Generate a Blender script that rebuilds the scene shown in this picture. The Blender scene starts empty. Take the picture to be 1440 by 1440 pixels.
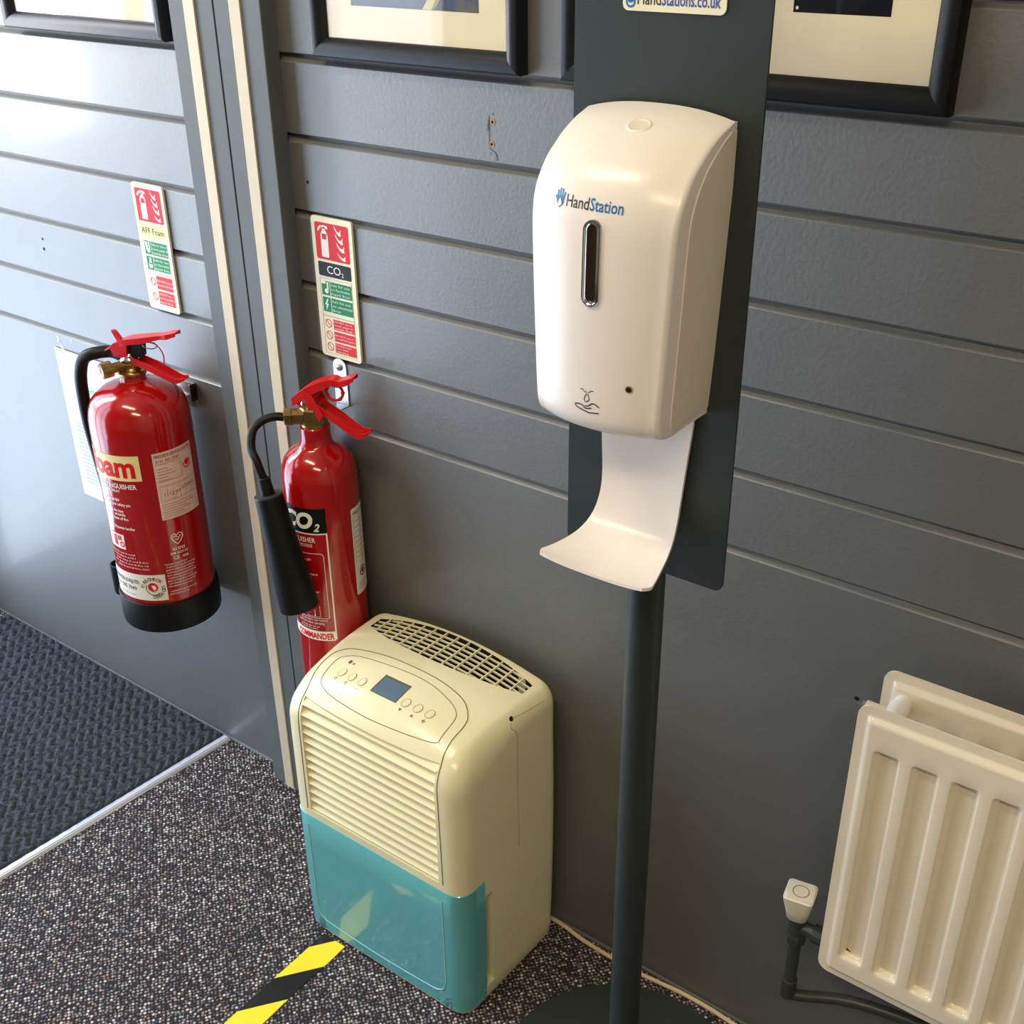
import bpy, bmesh, math, random
from mathutils import Vector, Matrix
from mathutils.bvhtree import BVHTree
random.seed(7)
S = bpy.context.scene
COL = S.collection
PI = math.pi

# ------------------------------------------------------------------ camera
cam_d = bpy.data.cameras.new('camera'); cam = bpy.data.objects.new('camera', cam_d); COL.objects.link(cam)
CAM = Vector((1.50903, -1.10512, 1.45754))
RM = Matrix(((0.803497247, -0.274983968, 0.527992416),
             (0.595221957, 0.386216361, -0.704661440),
             (-0.010148711, 0.880466206, 0.474000279)))
cam.matrix_world = Matrix.Translation(CAM) @ RM.to_4x4()
cam_d.sensor_width = 36.0; cam_d.sensor_fit = 'HORIZONTAL'; cam_d.lens = 41.0209
cam_d.clip_start = 0.02
S.camera = cam
S.view_settings.view_transform = 'Standard'; S.view_settings.look = 'None'
S.view_settings.gamma = 1.0; S.view_settings.use_curve_mapping = False
S.view_settings.exposure = 0.0
S.cycles.use_denoising = True
S.cycles.max_bounces = 8

# ------------------------------------------------------------------ sky and daylight
W = bpy.data.worlds.new('world'); S.world = W; W.use_nodes = True
bg = W.node_tree.nodes['Background']; bg.inputs[0].default_value = (0.62, 0.78, 1.0, 1); bg.inputs[1].default_value = 1.5

def area(name, loc, rot, sx, sy, power, col):
    l = bpy.data.lights.new(name, 'AREA'); l.shape = 'RECTANGLE'; l.size = sx; l.size_y = sy; l.energy = power; l.color = col
    o = bpy.data.objects.new(name, l); COL.objects.link(o); o.location = loc; o.rotation_euler = rot
    return o
# daylight through the glazed entrance at the end of the wall (-x), pointing +x
area('daylight_entrance', (-.850, -.90, 1.06), (0, -PI/2, 0), 2.10, 1.70, 40, (0.72, 0.83, 1.0))
# added fill at the lower glazing, brightens the low left end of the wall
area('added_low_fill', (-.849, -.90, .40), (0, -PI/2, 0), .76, 1.70, 7, (0.58, 0.74, 1.0))
# the sunlit forecourt seen through the upper half of one door leaf
area('daylight_sunlit_leaf', (-.845, -.410, 1.54), (0, -PI/2, 0), 1.10, .17, 12, (1.0, 0.97, 0.92))

# ------------------------------------------------------------------ helpers
def lin(c):
    return tuple(((x/255)/12.92 if x/255 <= 0.04045 else ((x/255+0.055)/1.055)**2.4) for x in c)
def mat(name, rgb, rough=0.5, metal=0.0, bump=None, spec=0.5, coat=0.0, var=None, emit=None, coat_rough=0.05, ior=1.5):
    m = bpy.data.materials.new(name); m.use_nodes = True; nt = m.node_tree; p = nt.nodes['Principled BSDF']
    c = lin(rgb); p.inputs['Base Color'].default_value = (*c, 1)
    p.inputs['IOR'].default_value = ior; p.inputs['Roughness'].default_value = rough; p.inputs['Metallic'].default_value = metal
    p.inputs['Specular IOR Level'].default_value = spec; p.inputs['Coat Weight'].default_value = coat; p.inputs['Coat Roughness'].default_value = coat_rough
    tc = nt.nodes.new('ShaderNodeTexCoord')
    if bump:
        sc, st = bump[:2]
        n = nt.nodes.new('ShaderNodeTexNoise'); n.inputs['Scale'].default_value = sc; n.inputs['Detail'].default_value = bump[2] if len(bump) > 2 else 2
        b = nt.nodes.new('ShaderNodeBump'); b.inputs['Strength'].default_value = st; b.inputs['Distance'].default_value = 0.001
        nt.links.new(tc.outputs['Object'], n.inputs['Vector']); nt.links.new(n.outputs['Fac'], b.inputs['Height']); nt.links.new(b.outputs['Normal'], p.inputs['Normal'])
    if var:
        sc, amt = var
        n = nt.nodes.new('ShaderNodeTexNoise'); n.inputs['Scale'].default_value = sc; n.inputs['Detail'].default_value = 4
        r = nt.nodes.new('ShaderNodeMapRange'); r.inputs['From Min'].default_value = .3; r.inputs['From Max'].default_value = .7
        r.inputs['To Min'].default_value = 1-amt; r.inputs['To Max'].default_value = 1+amt
        mx = nt.nodes.new('ShaderNodeVectorMath'); mx.operation = 'SCALE'; mx.inputs[0].default_value = c
        nt.links.new(tc.outputs['Object'], n.inputs['Vector']); nt.links.new(n.outputs['Fac'], r.inputs['Value']); nt.links.new(r.outputs['Result'], mx.inputs['Scale'])
        nt.links.new(mx.outputs['Vector'], p.inputs['Base Color'])
    if emit:
        p.inputs['Emission Color'].default_value = (*emit[0], 1); p.inputs['Emission Strength'].default_value = emit[1]
    return m

M = dict(
    wall=mat('wall_satin_paint', (82, 84, 82), .56, bump=(190, .36, 3), var=(9, .05), spec=.5, ior=2.3, coat=.17, coat_rough=.12),
    trim=mat('trim_satin_paint', (98, 104, 107), .60, bump=(60, .05), var=(6, .06), spec=.3),
    bead=mat('cream_bead', (206, 192, 166), .6, var=(40, .03)),
    gap=mat('gap_dark', (6, 7, 8), .8),
    plain=mat('plain_wall', (176, 168, 150), .7, bump=(120, .1)),
    ceil=mat('ceiling_white', (190, 184, 168), .85, bump=(90, .1)),
    red=mat('red_enamel', (166, 9, 12), .16, coat=.6, bump=(45, .03)),
    redp=mat('red_lever_paint', (205, 24, 30), .32, bump=(200, .05)),
    pink=mat('pink_plastic', (205, 60, 80), .4),
    brass=mat('brass', (168, 138, 84), .30, metal=1, var=(90, .25)),
    chrome=mat('chrome', (225, 226, 230), .08, metal=1),
    steel=mat('zinc_steel', (196, 198, 200), .35, metal=.9, bump=(300, .05)),
    rubber=mat('black_rubber', (7, 8, 9), .48, spec=.3, bump=(300, .06)),
    black=mat('black_plastic', (12, 13, 14), .33),
    stand=mat('stand_powder_coat', (40, 48, 48), .48, bump=(900, .10)),
    white=mat('white_abs', (236, 229, 222), .26, bump=(700, .02)),
    whites=mat('white_side', (226, 216, 200), .40, bump=(700, .10)),
    cream=mat('aged_cream_plastic', (236, 229, 188), .22, var=(5, .03)),
    creamd=mat('cream_textured', (220, 210, 170), .45, bump=(900, .25), var=(6, .05)),
    creamb=mat('cream_button', (238, 231, 192), .3),
    teal=mat('teal_translucent_plastic', (98, 176, 180), .14, var=(6, .04), coat=.5),
    teald=mat('teal_line', (150, 206, 210), .25),
    dark=mat('grille_shade_colour', (26, 24, 20), .7),
    lcd=mat('lcd_glass', (92, 118, 136), .12),
    ink=mat('grey_ink', (96, 92, 76), .6),
    seaml=mat('seam_soft', (176, 166, 124), .6),
    seam=mat('seam_shadow_gap', (120, 110, 76), .7),
    rad=mat('radiator_enamel', (230, 218, 196), .22, bump=(400, .02)),
    ptfe=mat('white_fitting', (238, 236, 230), .35),
    cap=mat('valve_cap_white', (228, 220, 200), .35),
    pipe=mat('painted_pipe', (52, 55, 55), .4, bump=(200, .08)),
    cable=mat('cable_white', (214, 196, 160), .5),
    frame=mat('charcoal_frame', (22, 23, 27), .36, spec=.35, bump=(200, .05)),
    frameb=mat('black_frame', (9, 9, 10), .55, spec=.25),
    matb=mat('mat_board', (238, 226, 196), .85, var=(30, .02)),
    bevel=mat('mat_bevel', (245, 240, 228), .7),
    signp=mat('photolum_panel', (236, 232, 205), .38, spec=.18),
    s_red=mat('print_red', (214, 26, 36), .4, spec=.18), s_green=mat('print_green', (0, 132, 78), .4, spec=.18),
    s_black=mat('print_black', (20, 20, 20), .4, spec=.18), s_white=mat('print_white', (240, 238, 228), .4, spec=.18),
    s_yel=mat('print_pale_yellow', (245, 236, 150), .4, spec=.18), s_cream=mat('label_cream', (238, 222, 158), .4, spec=.18),
    l_white=mat('label_white', (232, 226, 214), .4, spec=.18), l_pink=mat('label_service', (226, 196, 184), .45, spec=.18),
    l_text=mat('label_text', (120, 40, 40), .5), l_grey=mat('label_grey_text', (110, 96, 96), .5),
    blue=mat('logo_blue', (36, 116, 178), .4), navy=mat('logo_grey', (44, 46, 56), .4), bluet=mat('logo_royal', (52, 84, 176), .4),
    paper=mat('paper', (222, 238, 234), .8), ptext=mat('paper_text', (120, 160, 164), .8), phead=mat('paper_cream', (246, 246, 232), .8),
    hole=mat('hole_dark', (14, 10, 8), .9), plug=mat('wall_plug_brown', (176, 140, 112), .8),
    scar=mat('scraped_paint', (104, 106, 110), .8), chip=mat('filler_white', (214, 222, 236), .6),
    alu=mat('aluminium_strip', (214, 216, 226), .30, metal=.55, bump=(60, .08)),
    rug=mat('entrance_mat_pile', (66, 71, 78), .97, bump=(700, 1.0, 3), var=(210, .55), spec=.1),
)

class MB:
    def __init__(s): s.v = []; s.f = []
    def add(s, vs, fs):
        k = len(s.v); s.v += [Vector(a) for a in vs]; s.f += [tuple(i+k for i in f) for f in fs]; return s
    def box(s, x0, x1, y0, y1, z0, z1, r=0.0, seg=2):
        if r <= 0:
            return s.add([(x, y, z) for z in (z0, z1) for y in (y0, y1) for x in (x0, x1)],
                         [(0, 2, 3, 1), (4, 5, 7, 6), (0, 1, 5, 4), (2, 6, 7, 3), (0, 4, 6, 2), (1, 3, 7, 5)])
        bm = bmesh.new(); bmesh.ops.create_cube(bm, size=1)
        for v in bm.verts: v.co = Vector(((x0+x1)/2+v.co.x*(x1-x0), (y0+y1)/2+v.co.y*(y1-y0), (z0+z1)/2+v.co.z*(z1-z0)))
        bmesh.ops.bevel(bm, geom=bm.edges[:], offset=r, segments=seg, affect='EDGES', profile=.5)
        return s.bm(bm)
    def bm(s, bm):
        bm.verts.index_update(); s.add([v.co.copy() for v in bm.verts], [[v.index for v in f.verts] for f in bm.faces]); bm.free(); return s
    def rings(s, rings, close=True, cap0=True, cap1=True):
        n = len(rings[0]); k = len(s.v)
        for r in rings: s.v += [Vector(a) for a in r]
        for i in range(len(rings)-1):
            for j in range(n if close else n-1):
                a = k+i*n+j; b = k+i*n+(j+1) % n
                s.f.append((a, b, b+n, a+n))
        if cap0: s.f.append(tuple(k+j for j in range(n))[::-1])
        if cap1: s.f.append(tuple(k+(len(rings)-1)*n+j for j in range(n)))
        return s
    def lathe(s, prof, cx, cy, n=48, cap0=True, cap1=True):
        return s.rings([[(cx+r*math.cos(2*PI*j/n), cy+r*math.sin(2*PI*j/n), z) for j in range(n)] for r, z in prof], True, cap0, cap1)
    def tube(s, pts, r, n=10, caps=True, closed=False):
        pts = [Vector(p) for p in pts]; m = len(pts); rr = r if isinstance(r, (list, tuple)) else [r]*m
        T = []
        for i in range(m):
            a = pts[(i-1) % m] if (closed or i > 0) else pts[i]; b = pts[(i+1) % m] if (closed or i < m-1) else pts[i]
            T.append((b-a).normalized())
        up = Vector((0, 0, 1)) if abs(T[0].z) < .9 else Vector((1, 0, 0))
        N = (up - T[0]*up.dot(T[0])).normalized(); R = []
        for i in range(m):
            N = (N - T[i]*N.dot(T[i])).normalized(); B = T[i].cross(N)
            R.append([pts[i]+(N*math.cos(2*PI*j/n)+B*math.sin(2*PI*j/n))*rr[i] for j in range(n)])
        if closed: R.append(R[0]); return s.rings(R, True, False, False)
        return s.rings(R, True, caps, caps)
    def prism(s, poly, a, b):
        """poly of 2D points; a, b: functions mapping (u, v) to 3D for the two end faces"""
        n = len(poly); k = len(s.v)
        s.v += [Vector(a(*p)) for p in poly]+[Vector(b(*p)) for p in poly]
        s.f.append(tuple(k+i for i in range(n))); s.f.append(tuple(k+n+i for i in range(n))[::-1])
        for i in range(n): s.f.append((k+i, k+n+i, k+n+(i+1) % n, k+(i+1) % n))
        return s
    def build(s, name, m, parent=None, smooth=35, fix=True, **props):
        me = bpy.data.meshes.new(name)
        b = BASE.get(parent.name, Vector()) if parent else Vector(props.pop('base', (0, 0, 0)))
        me.from_pydata([tuple(v-b) for v in s.v], [], s.f)
        if fix:
            bm = bmesh.new(); bm.from_mesh(me); bmesh.ops.recalc_face_normals(bm, faces=bm.faces[:]); bm.to_mesh(me); bm.free()
        if smooth:
            me.polygons.foreach_set('use_smooth', [True]*len(me.polygons)); me.set_sharp_from_angle(angle=math.radians(smooth))
        me.materials.append(M[m] if isinstance(m, str) else m)
        o = bpy.data.objects.new(name, me); COL.objects.link(o)
        if parent: o.parent = parent
        else: o.location = b
        BASE[o.name] = b
        for k, val in props.items(): o[k] = val
        return o
BASE = {}
def thing(name, label, cat, loc, group=None):
    o = bpy.data.objects.new(name, None); COL.objects.link(o); o.location = loc; o.empty_display_size = .05
    o['label'] = label; o['category'] = cat
    if group: o['group'] = group
    BASE[o.name] = Vector(loc); return o
def cut(obj, mb):
    """subtract a closed shape from a part (applied at once)"""
    c = mb.build('cutter', 'dark', None, smooth=0, base=tuple(BASE[obj.name]))
    md = obj.modifiers.new('b', 'BOOLEAN'); md.object = c; md.operation = 'DIFFERENCE'; md.solver = 'EXACT'
    dg = bpy.context.evaluated_depsgraph_get(); me = bpy.data.meshes.new_from_object(obj.evaluated_get(dg))
    obj.modifiers.clear(); old = obj.data; obj.data = me; bpy.data.meshes.remove(old); bpy.data.objects.remove(c)
    me.set_sharp_from_angle(angle=math.radians(35))
def sm(pts, k=6, closed=False):
    """Catmull-Rom through points"""
    P = [Vector(p) for p in pts]; n = len(P); out = []
    for i in range(n if closed else n-1):
        p0 = P[(i-1) % n] if (closed or i > 0) else P[0]*2-P[1]; p1 = P[i]; p2 = P[(i+1) % n]
        p3 = P[(i+2) % n] if (closed or i < n-2) else P[-1]*2-P[-2]
        for j in range(k):
            t = j/k; out.append(.5*((2*p1)+(p2-p0)*t+(2*p0-5*p1+4*p2-p3)*t*t+(3*p1-p0-3*p2+p3)*t**3))
    if not closed: out.append(P[-1])
    return out

# flat print: shapes drawn in (u, v) and laid on a surface by a mapping
TXT = {}
def text_geo(s, bold=0.0, shear=0.0):
    key = (s, bold, shear)
    if key not in TXT:
        cu = bpy.data.curves.new('t', 'FONT'); cu.body = s; cu.size = 1; cu.offset = bold; cu.shear = shear; cu.resolution_u = 8 if len(s) <= 4 else 2
        o = bpy.data.objects.new('t', cu); COL.objects.link(o)
        dg = bpy.context.evaluated_depsgraph_get(); me = bpy.data.meshes.new_from_object(o.evaluated_get(dg))
        TXT[key] = ([v.co.copy() for v in me.vertices], [tuple(p.vertices) for p in me.polygons])
        bpy.data.objects.remove(o); bpy.data.curves.remove(cu); bpy.data.meshes.remove(me)
    return TXT[key]
class DC:
    def __init__(s, fn, maxlen=None): s.fn = fn; s.v = []; s.f = []; s.ml = maxlen
    def raw(s, vs, fs):
        k = len(s.v); s.v += [(p[0], p[1]) for p in vs]; s.f += [tuple(i+k for i in f) for f in fs]; return s
    def poly(s, pts): return s.raw(pts, [tuple(range(len(pts)))])
    def rect(s, u0, u1, v0, v1, r=0):
        if r <= 0: return s.poly([(u0, v0), (u1, v0), (u1, v1), (u0, v1)])
        p = []
        for cx, cy, a0 in ((u1-r, v0+r, -90), (u1-r, v1-r, 0), (u0+r, v1-r, 90), (u0+r, v0+r, 180)):
            p += [(cx+r*math.cos(math.radians(a0+a)), cy+r*math.sin(math.radians(a0+a))) for a in (0, 30, 60, 90)]
        return s.poly(p)
    def disc(s, u, v, r, n=18, ry=None): return s.poly([(u+r*math.cos(2*PI*i/n), v+(ry or r)*math.sin(2*PI*i/n)) for i in range(n)])
    def ring(s, u, v, r0, r1, n=22, a0=0, a1=360):
        P = [];  m = n+1
        for i in range(m):
            a = math.radians(a0+(a1-a0)*i/n); P += [(u+r0*math.cos(a), v+r0*math.sin(a)), (u+r1*math.cos(a), v+r1*math.sin(a))]
        return s.raw(P, [(2*i, 2*i+1, 2*i+3, 2*i+2) for i in range(n)])
    def line(s, pts, w, closed=False):
        pts = [Vector((p[0], p[1])) for p in pts]
        if closed: pts.append(pts[0].copy())
        P = []
        for i, p in enumerate(pts):
            a = pts[i-1] if i > 0 else (pts[-2] if closed else p); b = pts[i+1] if i < len(pts)-1 else (pts[1] if closed else p)
            d = (b-a); d = d.normalized() if d.length > 0 else Vector((1, 0)); n = Vector((-d.y, d.x))*w/2
            P += [tuple(p-n), tuple(p+n)]
        return s.raw(P, [(2*i, 2*i+2, 2*i+3, 2*i+1) for i in range(len(pts)-1)])
    def text(s, t, u, v, size, align='l', bold=0.0, shear=0.0, width=None, sx=1.0):
        vs, fs = text_geo(t, bold, shear)
        if not vs: return s
        x0 = min(p.x for p in vs); x1 = max(p.x for p in vs)
        k = size/.73
        kx = k*sx if width is None else width/(x1-x0)
        off = {'l': 0, 'r': -(x1-x0)*kx, 'c': -(x1-x0)*kx/2}[align]
        return s.raw([(u+off+(p.x-x0)*kx, v+p.y*k) for p in vs], fs)
    def build(s, name, m, parent, **kw):
        b = MB()
        if s.ml:
            bm = bmesh.new(); vv = [bm.verts.new((p[0], p[1], 0)) for p in s.v]
            for f in s.f:
                try: bm.faces.new([vv[i] for i in f])
                except ValueError: pass
            bmesh.ops.triangulate(bm, faces=[f for f in bm.faces if len(f.verts) > 3])
            for _ in range(5):
                ee = [e for e in bm.edges if abs(e.verts[0].co.x-e.verts[1].co.x) > s.ml]
                if not ee: break
                bmesh.ops.subdivide_edges(bm, edges=ee, cuts=1); bmesh.ops.triangulate(bm, faces=[f for f in bm.faces if len(f.verts) > 3])
            bm.verts.index_update(); b.add([s.fn(v.co.x, v.co.y) for v in bm.verts], [[v.index for v in f.verts] for f in bm.faces]); bm.free()
        else: b.add([s.fn(*p) for p in s.v], s.f)
        return b.build(name, m, parent, smooth=60, fix=False, **kw)

# ------------------------------------------------------------------ floor
def carpet_mat():
    m = bpy.data.materials.new('flecked_carpet'); m.use_nodes = True; nt = m.node_tree; p = nt.nodes['Principled BSDF']; L = nt.links.new
    p.inputs['Roughness'].default_value = .95; p.inputs['Specular IOR Level'].default_value = .15
    tc = nt.nodes.new('ShaderNodeTexCoord'); mp = nt.nodes.new('ShaderNodeMapping'); mp.inputs['Rotation'].default_value = (0, 0, math.radians(38))
    v = nt.nodes.new('ShaderNodeTexVoronoi'); v.inputs['Scale'].default_value = 185; v.inputs['Randomness'].default_value = .5
    L(tc.outputs['Object'], mp.inputs['Vector']); L(mp.outputs['Vector'], v.inputs['Vector'])
    sep = nt.nodes.new('ShaderNodeSeparateColor'); L(v.outputs['Color'], sep.inputs['Color'])
    r1 = nt.nodes.new('ShaderNodeValToRGB'); e = r1.color_ramp; e.interpolation = 'CONSTANT'
    cols = [(0, (84, 80, 84)), (.10, (132, 126, 126)), (.26, (176, 170, 170)), (.52, (216, 210, 208)), (.70, (136, 112, 108)), (.78, (112, 118, 132)), (.88, (158, 150, 144)), (.95, (168, 140, 124))]
    while len(e.elements) < len(cols): e.elements.new(.5)
    for el, (q, c) in zip(e.elements, cols): el.position = q; el.color = (*lin(c), 1)
    L(sep.outputs[0], r1.inputs['Fac'])
    fl = nt.nodes.new('ShaderNodeMapRange'); fl.interpolation_type = 'SMOOTHSTEP'
    fl.inputs['From Min'].default_value = .24; fl.inputs['From Max'].default_value = .60; fl.inputs['To Min'].default_value = 1; fl.inputs['To Max'].default_value = 0
    L(v.outputs['Distance'], fl.inputs['Value'])
    mx = nt.nodes.new('ShaderNodeMix'); mx.data_type = 'RGBA'; mx.inputs[6].default_value = (*lin((48, 45, 49)), 1)
    L(fl.outputs['Result'], mx.inputs['Factor']); L(r1.outputs['Color'], mx.inputs[7]); L(mx.outputs[2], p.inputs['Base Color'])
    b = nt.nodes.new('ShaderNodeBump'); b.inputs['Strength'].default_value = .9; b.inputs['Distance'].default_value = .003
    L(fl.outputs['Result'], b.inputs['Height']); L(b.outputs['Normal'], p.inputs['Normal'])
    return m
M['carpet'] = carpet_mat()
XL, XR, YF, ZC = -.815, 2.9, -4.2, 2.5
fl_ = MB().add([(XL-.2, YF-.2, 0), (XR+.2, YF-.2, 0), (XR+.2, .15, 0), (XL-.2, .15, 0), (XL-.2, YF-.2, -.05), (XR+.2, YF-.2, -.05), (XR+.2, .15, -.05), (XL-.2, .15, -.05)],
               [(0, 1, 2, 3), (7, 6, 5, 4), (0, 4, 5, 1), (1, 5, 6, 2), (2, 6, 7, 3), (3, 7, 4, 0)]).build('floor', 'carpet', None, 0, kind='structure')

# ------------------------------------------------------------------ back wall of shiplap boards
Z0, GR = 0.7602, 0.0103
wall = MB().box(XL, XR, .012, .15, 0, ZC).build('wall_back', 'gap', None, 0, kind='structure')
def board(x0, x1, zb, zt, name='board', last=False):
    prof = [(.0012, zb), (0, zb+.0012), (0, zt-.0008), (.0006, zt), (.0035, zt+.0016), (.0066, zt+.0034), (.0089, zt+.0060), (.0098, zt+.0092), (.0100, zt+GR+.004), (.0122, zt+GR+.004), (.0122, zb)]
    return MB().prism(prof, lambda y, z: (x0, y, z), lambda y, z: (x1, y, z)).build(name, 'wall', wall, 30)
PX0, PX1 = .1475, .3165
for x0, x1 in ((XL, PX0+.01), (PX1-.01, XR)):
    board(x0, x1, 0.001, Z0, 'wall_panel')
    for k in range(17):
        zb = Z0+.1*k+GR; zt = Z0+.1*(k+1)
        if zt > ZC: break
        board(x0, x1, zb, zt)
# old fixing holes and scars
for (x, z, r) in ((.347, 1.1099, .0022), (-.3119, .9327, .0022), (-.3138, .9152, .0028), (1.1763, .6241, .0030)):
    DC(lambda u, v: (u, -.0004, v)).disc(x, z, r, 12).build('screw_hole', 'hole', wall)
for (x, z) in ((.6599, 1.2165), (.6583, 1.1916)):
    DC(lambda u, v: (u, -.0004, v)).disc(x, z, .0036, 14).build('wall_plug', 'plug', wall)
    DC(lambda u, v: (u, -.0007, v)).disc(x-.0004, z+.0002, .0017, 12).build('screw_hole', 'hole', wall)
sc_ = DC(lambda u, v: (u, -.0004, v))
sc_.line([(.6545, 1.2235), (.6543, 1.205), (.6543, 1.192), (.6555, 1.1865), (.659, 1.1845)], .0012)
sc_.line([(.659, 1.1845), (.6625, 1.183), (.6645, 1.179)], .0014)
sc_.poly([(.6545, 1.222), (.6515, 1.212), (.6510, 1.208), (.6490, 1.207), (.6543, 1.2065)])
sc_.poly([(.6590, 1.2265), (.6620, 1.2268), (.6606, 1.2235)]); sc_.poly([(.6640, 1.1825), (.6662, 1.178), (.6662, 1.173), (.6643, 1.1745)])
sc_.line([(.6570, 1.1820), (.6555, 1.1800)], .001)
sc_.build('paint_scar', 'scar', wall)
ch = DC(lambda u, v: (u, -.0004, v))
for pts in ([(-.331, .7555), (-.326, .757), (-.322, .750), (-.327, .748)], [(-.3325, .747), (-.324, .744), (-.318, .735), (-.312, .733), (-.316, .739), (-.327, .748)],
            [(-.328, .742), (-.322, .734), (-.317, .731), (-.315, .7335)], [(-.290, .757), (-.284, .7575), (-.286, .752)]):
    ch.poly(pts)
ch.build('filler_patch', 'chip', wall)
# sealant bead along the foot of the wall
for x0, x1 in ((XL, PX0), (PX1, XR)):
    MB().prism([(0, 0), (-.0030, 0), (-.0024, .0022), (-.0012, .0032), (0, .0036)], lambda y, z: (x0, y, z), lambda y, z: (x1, y, z)).build('sealant_bead', 'trim', wall, 50)

# ------------------------------------------------------------------ jamb trims
tr = thing('trim_1', '', '', (.21, 0, 0)); del tr['label']; del tr['category']; tr['kind'] = 'structure'
def vprism(poly, name, m, z1=ZC):
    return MB().prism(poly, lambda x, y: (x, y, .0), lambda x, y: (x, y, z1)).build(name, m, tr, 30)
vprism([(.1475, .0), (.1440, -.0282), (.1450, -.0290), (.2312, -.0290), (.2312, .0)], 'jamb_lining', 'trim')
vprism([(.2350, .0), (.2350, -.0290), (.3195, -.0290), (.3205, -.028), (.3165, .0)], 'jamb_lining', 'trim')
vprism([(.2308, .0), (.2308, -.010), (.2355, -.010), (.2355, 0)], 'shadow_gap', 'gap')
vprism([(.1765, -.028), (.1765, -.0312), (.1975, -.0317), (.1975, -.028)], 'cream_bead', 'bead')
vprism([(.2655, -.028), (.2655, -.0315), (.2857, -.0315), (.2857, -.028)], 'cream_bead', 'bead')

# ------------------------------------------------------------------ rest of the room (out of the photograph's frame)
def slab(name, m, *b):
    return MB().box(*b).build(name, m, None, 0, kind='structure')
slab('ceiling', 'ceil', XL-.2, XR+.2, YF-.2, .15, ZC, ZC+.1)
slab('wall_right', 'plain', XR, XR+.12, YF, .15, 0, ZC)
slab('wall_front', 'plain', XL, XR, YF-.12, YF, 0, ZC)
wl = MB().box(XL-.12, XL, -.03, .15, 0, ZC).box(XL-.12, XL, YF, -1.80, 0, ZC).box(XL-.12, XL, -1.80, -.03, 2.12, ZC).build('wall_left', 'plain', None, 0, kind='structure')
def glass():
    m = bpy.data.materials.new('window_glass'); m.use_nodes = True; nt = m.node_tree; nt.nodes.clear(); L = nt.links.new
    o = nt.nodes.new('ShaderNodeOutputMaterial'); t = nt.nodes.new('ShaderNodeBsdfTransparent'); g = nt.nodes.new('ShaderNodeBsdfGlossy'); g.inputs['Roughness'].default_value = .03
    f = nt.nodes.new('ShaderNodeFresnel'); f.inputs['IOR'].default_value = 1.45; x = nt.nodes.new('ShaderNodeMixShader')
    ge_ = nt.nodes.new('ShaderNodeNewGeometry'); mr = nt.nodes.new('ShaderNodeMapRange'); mr.inputs['To Min'].default_value = 1.45; mr.inputs['To Max'].default_value = 1/1.45
    L(ge_.outputs['Backfacing'], mr.inputs['Value']); L(mr.outputs['Result'], f.inputs['IOR'])
    L(f.outputs[0], x.inputs[0]); L(t.outputs[0], x.inputs[1]); L(g.outputs[0], x.inputs[2]); L(x.outputs[0], o.inputs[0]); return m
M['glass'] = glass()
dr = bpy.data.objects.new('door_1', None); COL.objects.link(dr); dr['kind'] = 'structure'; dr.location = (XL, -.90, 0); BASE['door_1'] = Vector(dr.location)
for y in (-1.80, -1.20, -.70, -.08): MB().box(XL-.08, XL-.03, y, y+.05, 0, 2.12, .004).build('door_stile', 'frame', dr)
for z in (0, 2.06): MB().box(XL-.08, XL-.03, -1.80, -.03, z, z+.06, .004).build('door_rail', 'frame', dr)
for y0, y1 in ((-1.75, -1.20), (-1.15, -.70), (-.65, -.08)): MB().box(XL-.058, XL-.052, y0, y1, .06, 2.06).build('door_pane', 'glass', dr, 0)

def ceiling_lamp(x, y, sx, sy, power, label, col=(1, .83, .58)):
    t = thing('ceiling_light', label, 'ceiling light', (x, y, ZC))
    MB().box(x-sx/2-.03, x+sx/2+.03, y-sy/2-.03, y+sy/2+.03, ZC-.05, ZC, .006).build('housing', 'ceil', t)
    MB().box(x-sx/2, x+sx/2, y-sy/2, y+sy/2, ZC-.058, ZC-.049).build('diffuser', mat('lamp_diffuser', (255, 245, 225), .5, emit=(col, 1.0)), t, 0)
    a = area('ceiling_lamp_glow', (x, y, ZC-.07), (0, 0, 0), sx, sy, power, col); a.parent = t; a.location = (0, 0, -.07)
ceiling_lamp(.35, -1.0, .95, .15, 17, 'slim fluorescent ceiling light nearest the wall, above the dehumidifier')
ceiling_lamp(1.85, -1.75, 1.2, .30, 27, 'wide added fill light further out over the carpet than the slim ceiling light')  # added fill lamp, warms the shaded right-hand faces

# ------------------------------------------------------------------ entrance mat and strip
def strip_x(y): return -.0032+.0702*y
t = thing('threshold_strip', 'pale aluminium threshold strip between ribbed entrance mat and flecked carpet', 'threshold strip', (-.05, -.5, 0))
def sy_(y, a, z): return (strip_x(y)-a, y, z)
prof = [(0, 0), (0.001, .0022), (.004, .0045), (.016, .0052), (.0185, .0040), (.0200, .0010), (.0200, 0)]
MB().prism(prof, lambda a, z: sy_(-.0055, a, z), lambda a, z: sy_(-1.6, a, z)).build('strip', 'alu', t, 30)
prof2 = [(.006, .0047), (.0065, .0058), (.0085, .0058), (.009, .0047)]
MB().prism(prof2, lambda a, z: sy_(-.0055, a, z), lambda a, z: sy_(-1.6, a, z)).build('raised_lip', 'alu', t, 30)
def tri(x): x = x-math.floor(x); return abs(2*x-1)
def zig(x):
    T, a_ = .033, .0140; k = math.floor(x/T); u = x-k*T
    return k*(T-2*a_)+(-u if u < a_ else u-2*a_)
rz = random.Random(11); nz = [[rz.random() for _ in range(64)] for _ in range(64)]
nx, ny, st = 278, 400, .0026
vs = []; fs = []
rr = random.Random(3)
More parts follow.
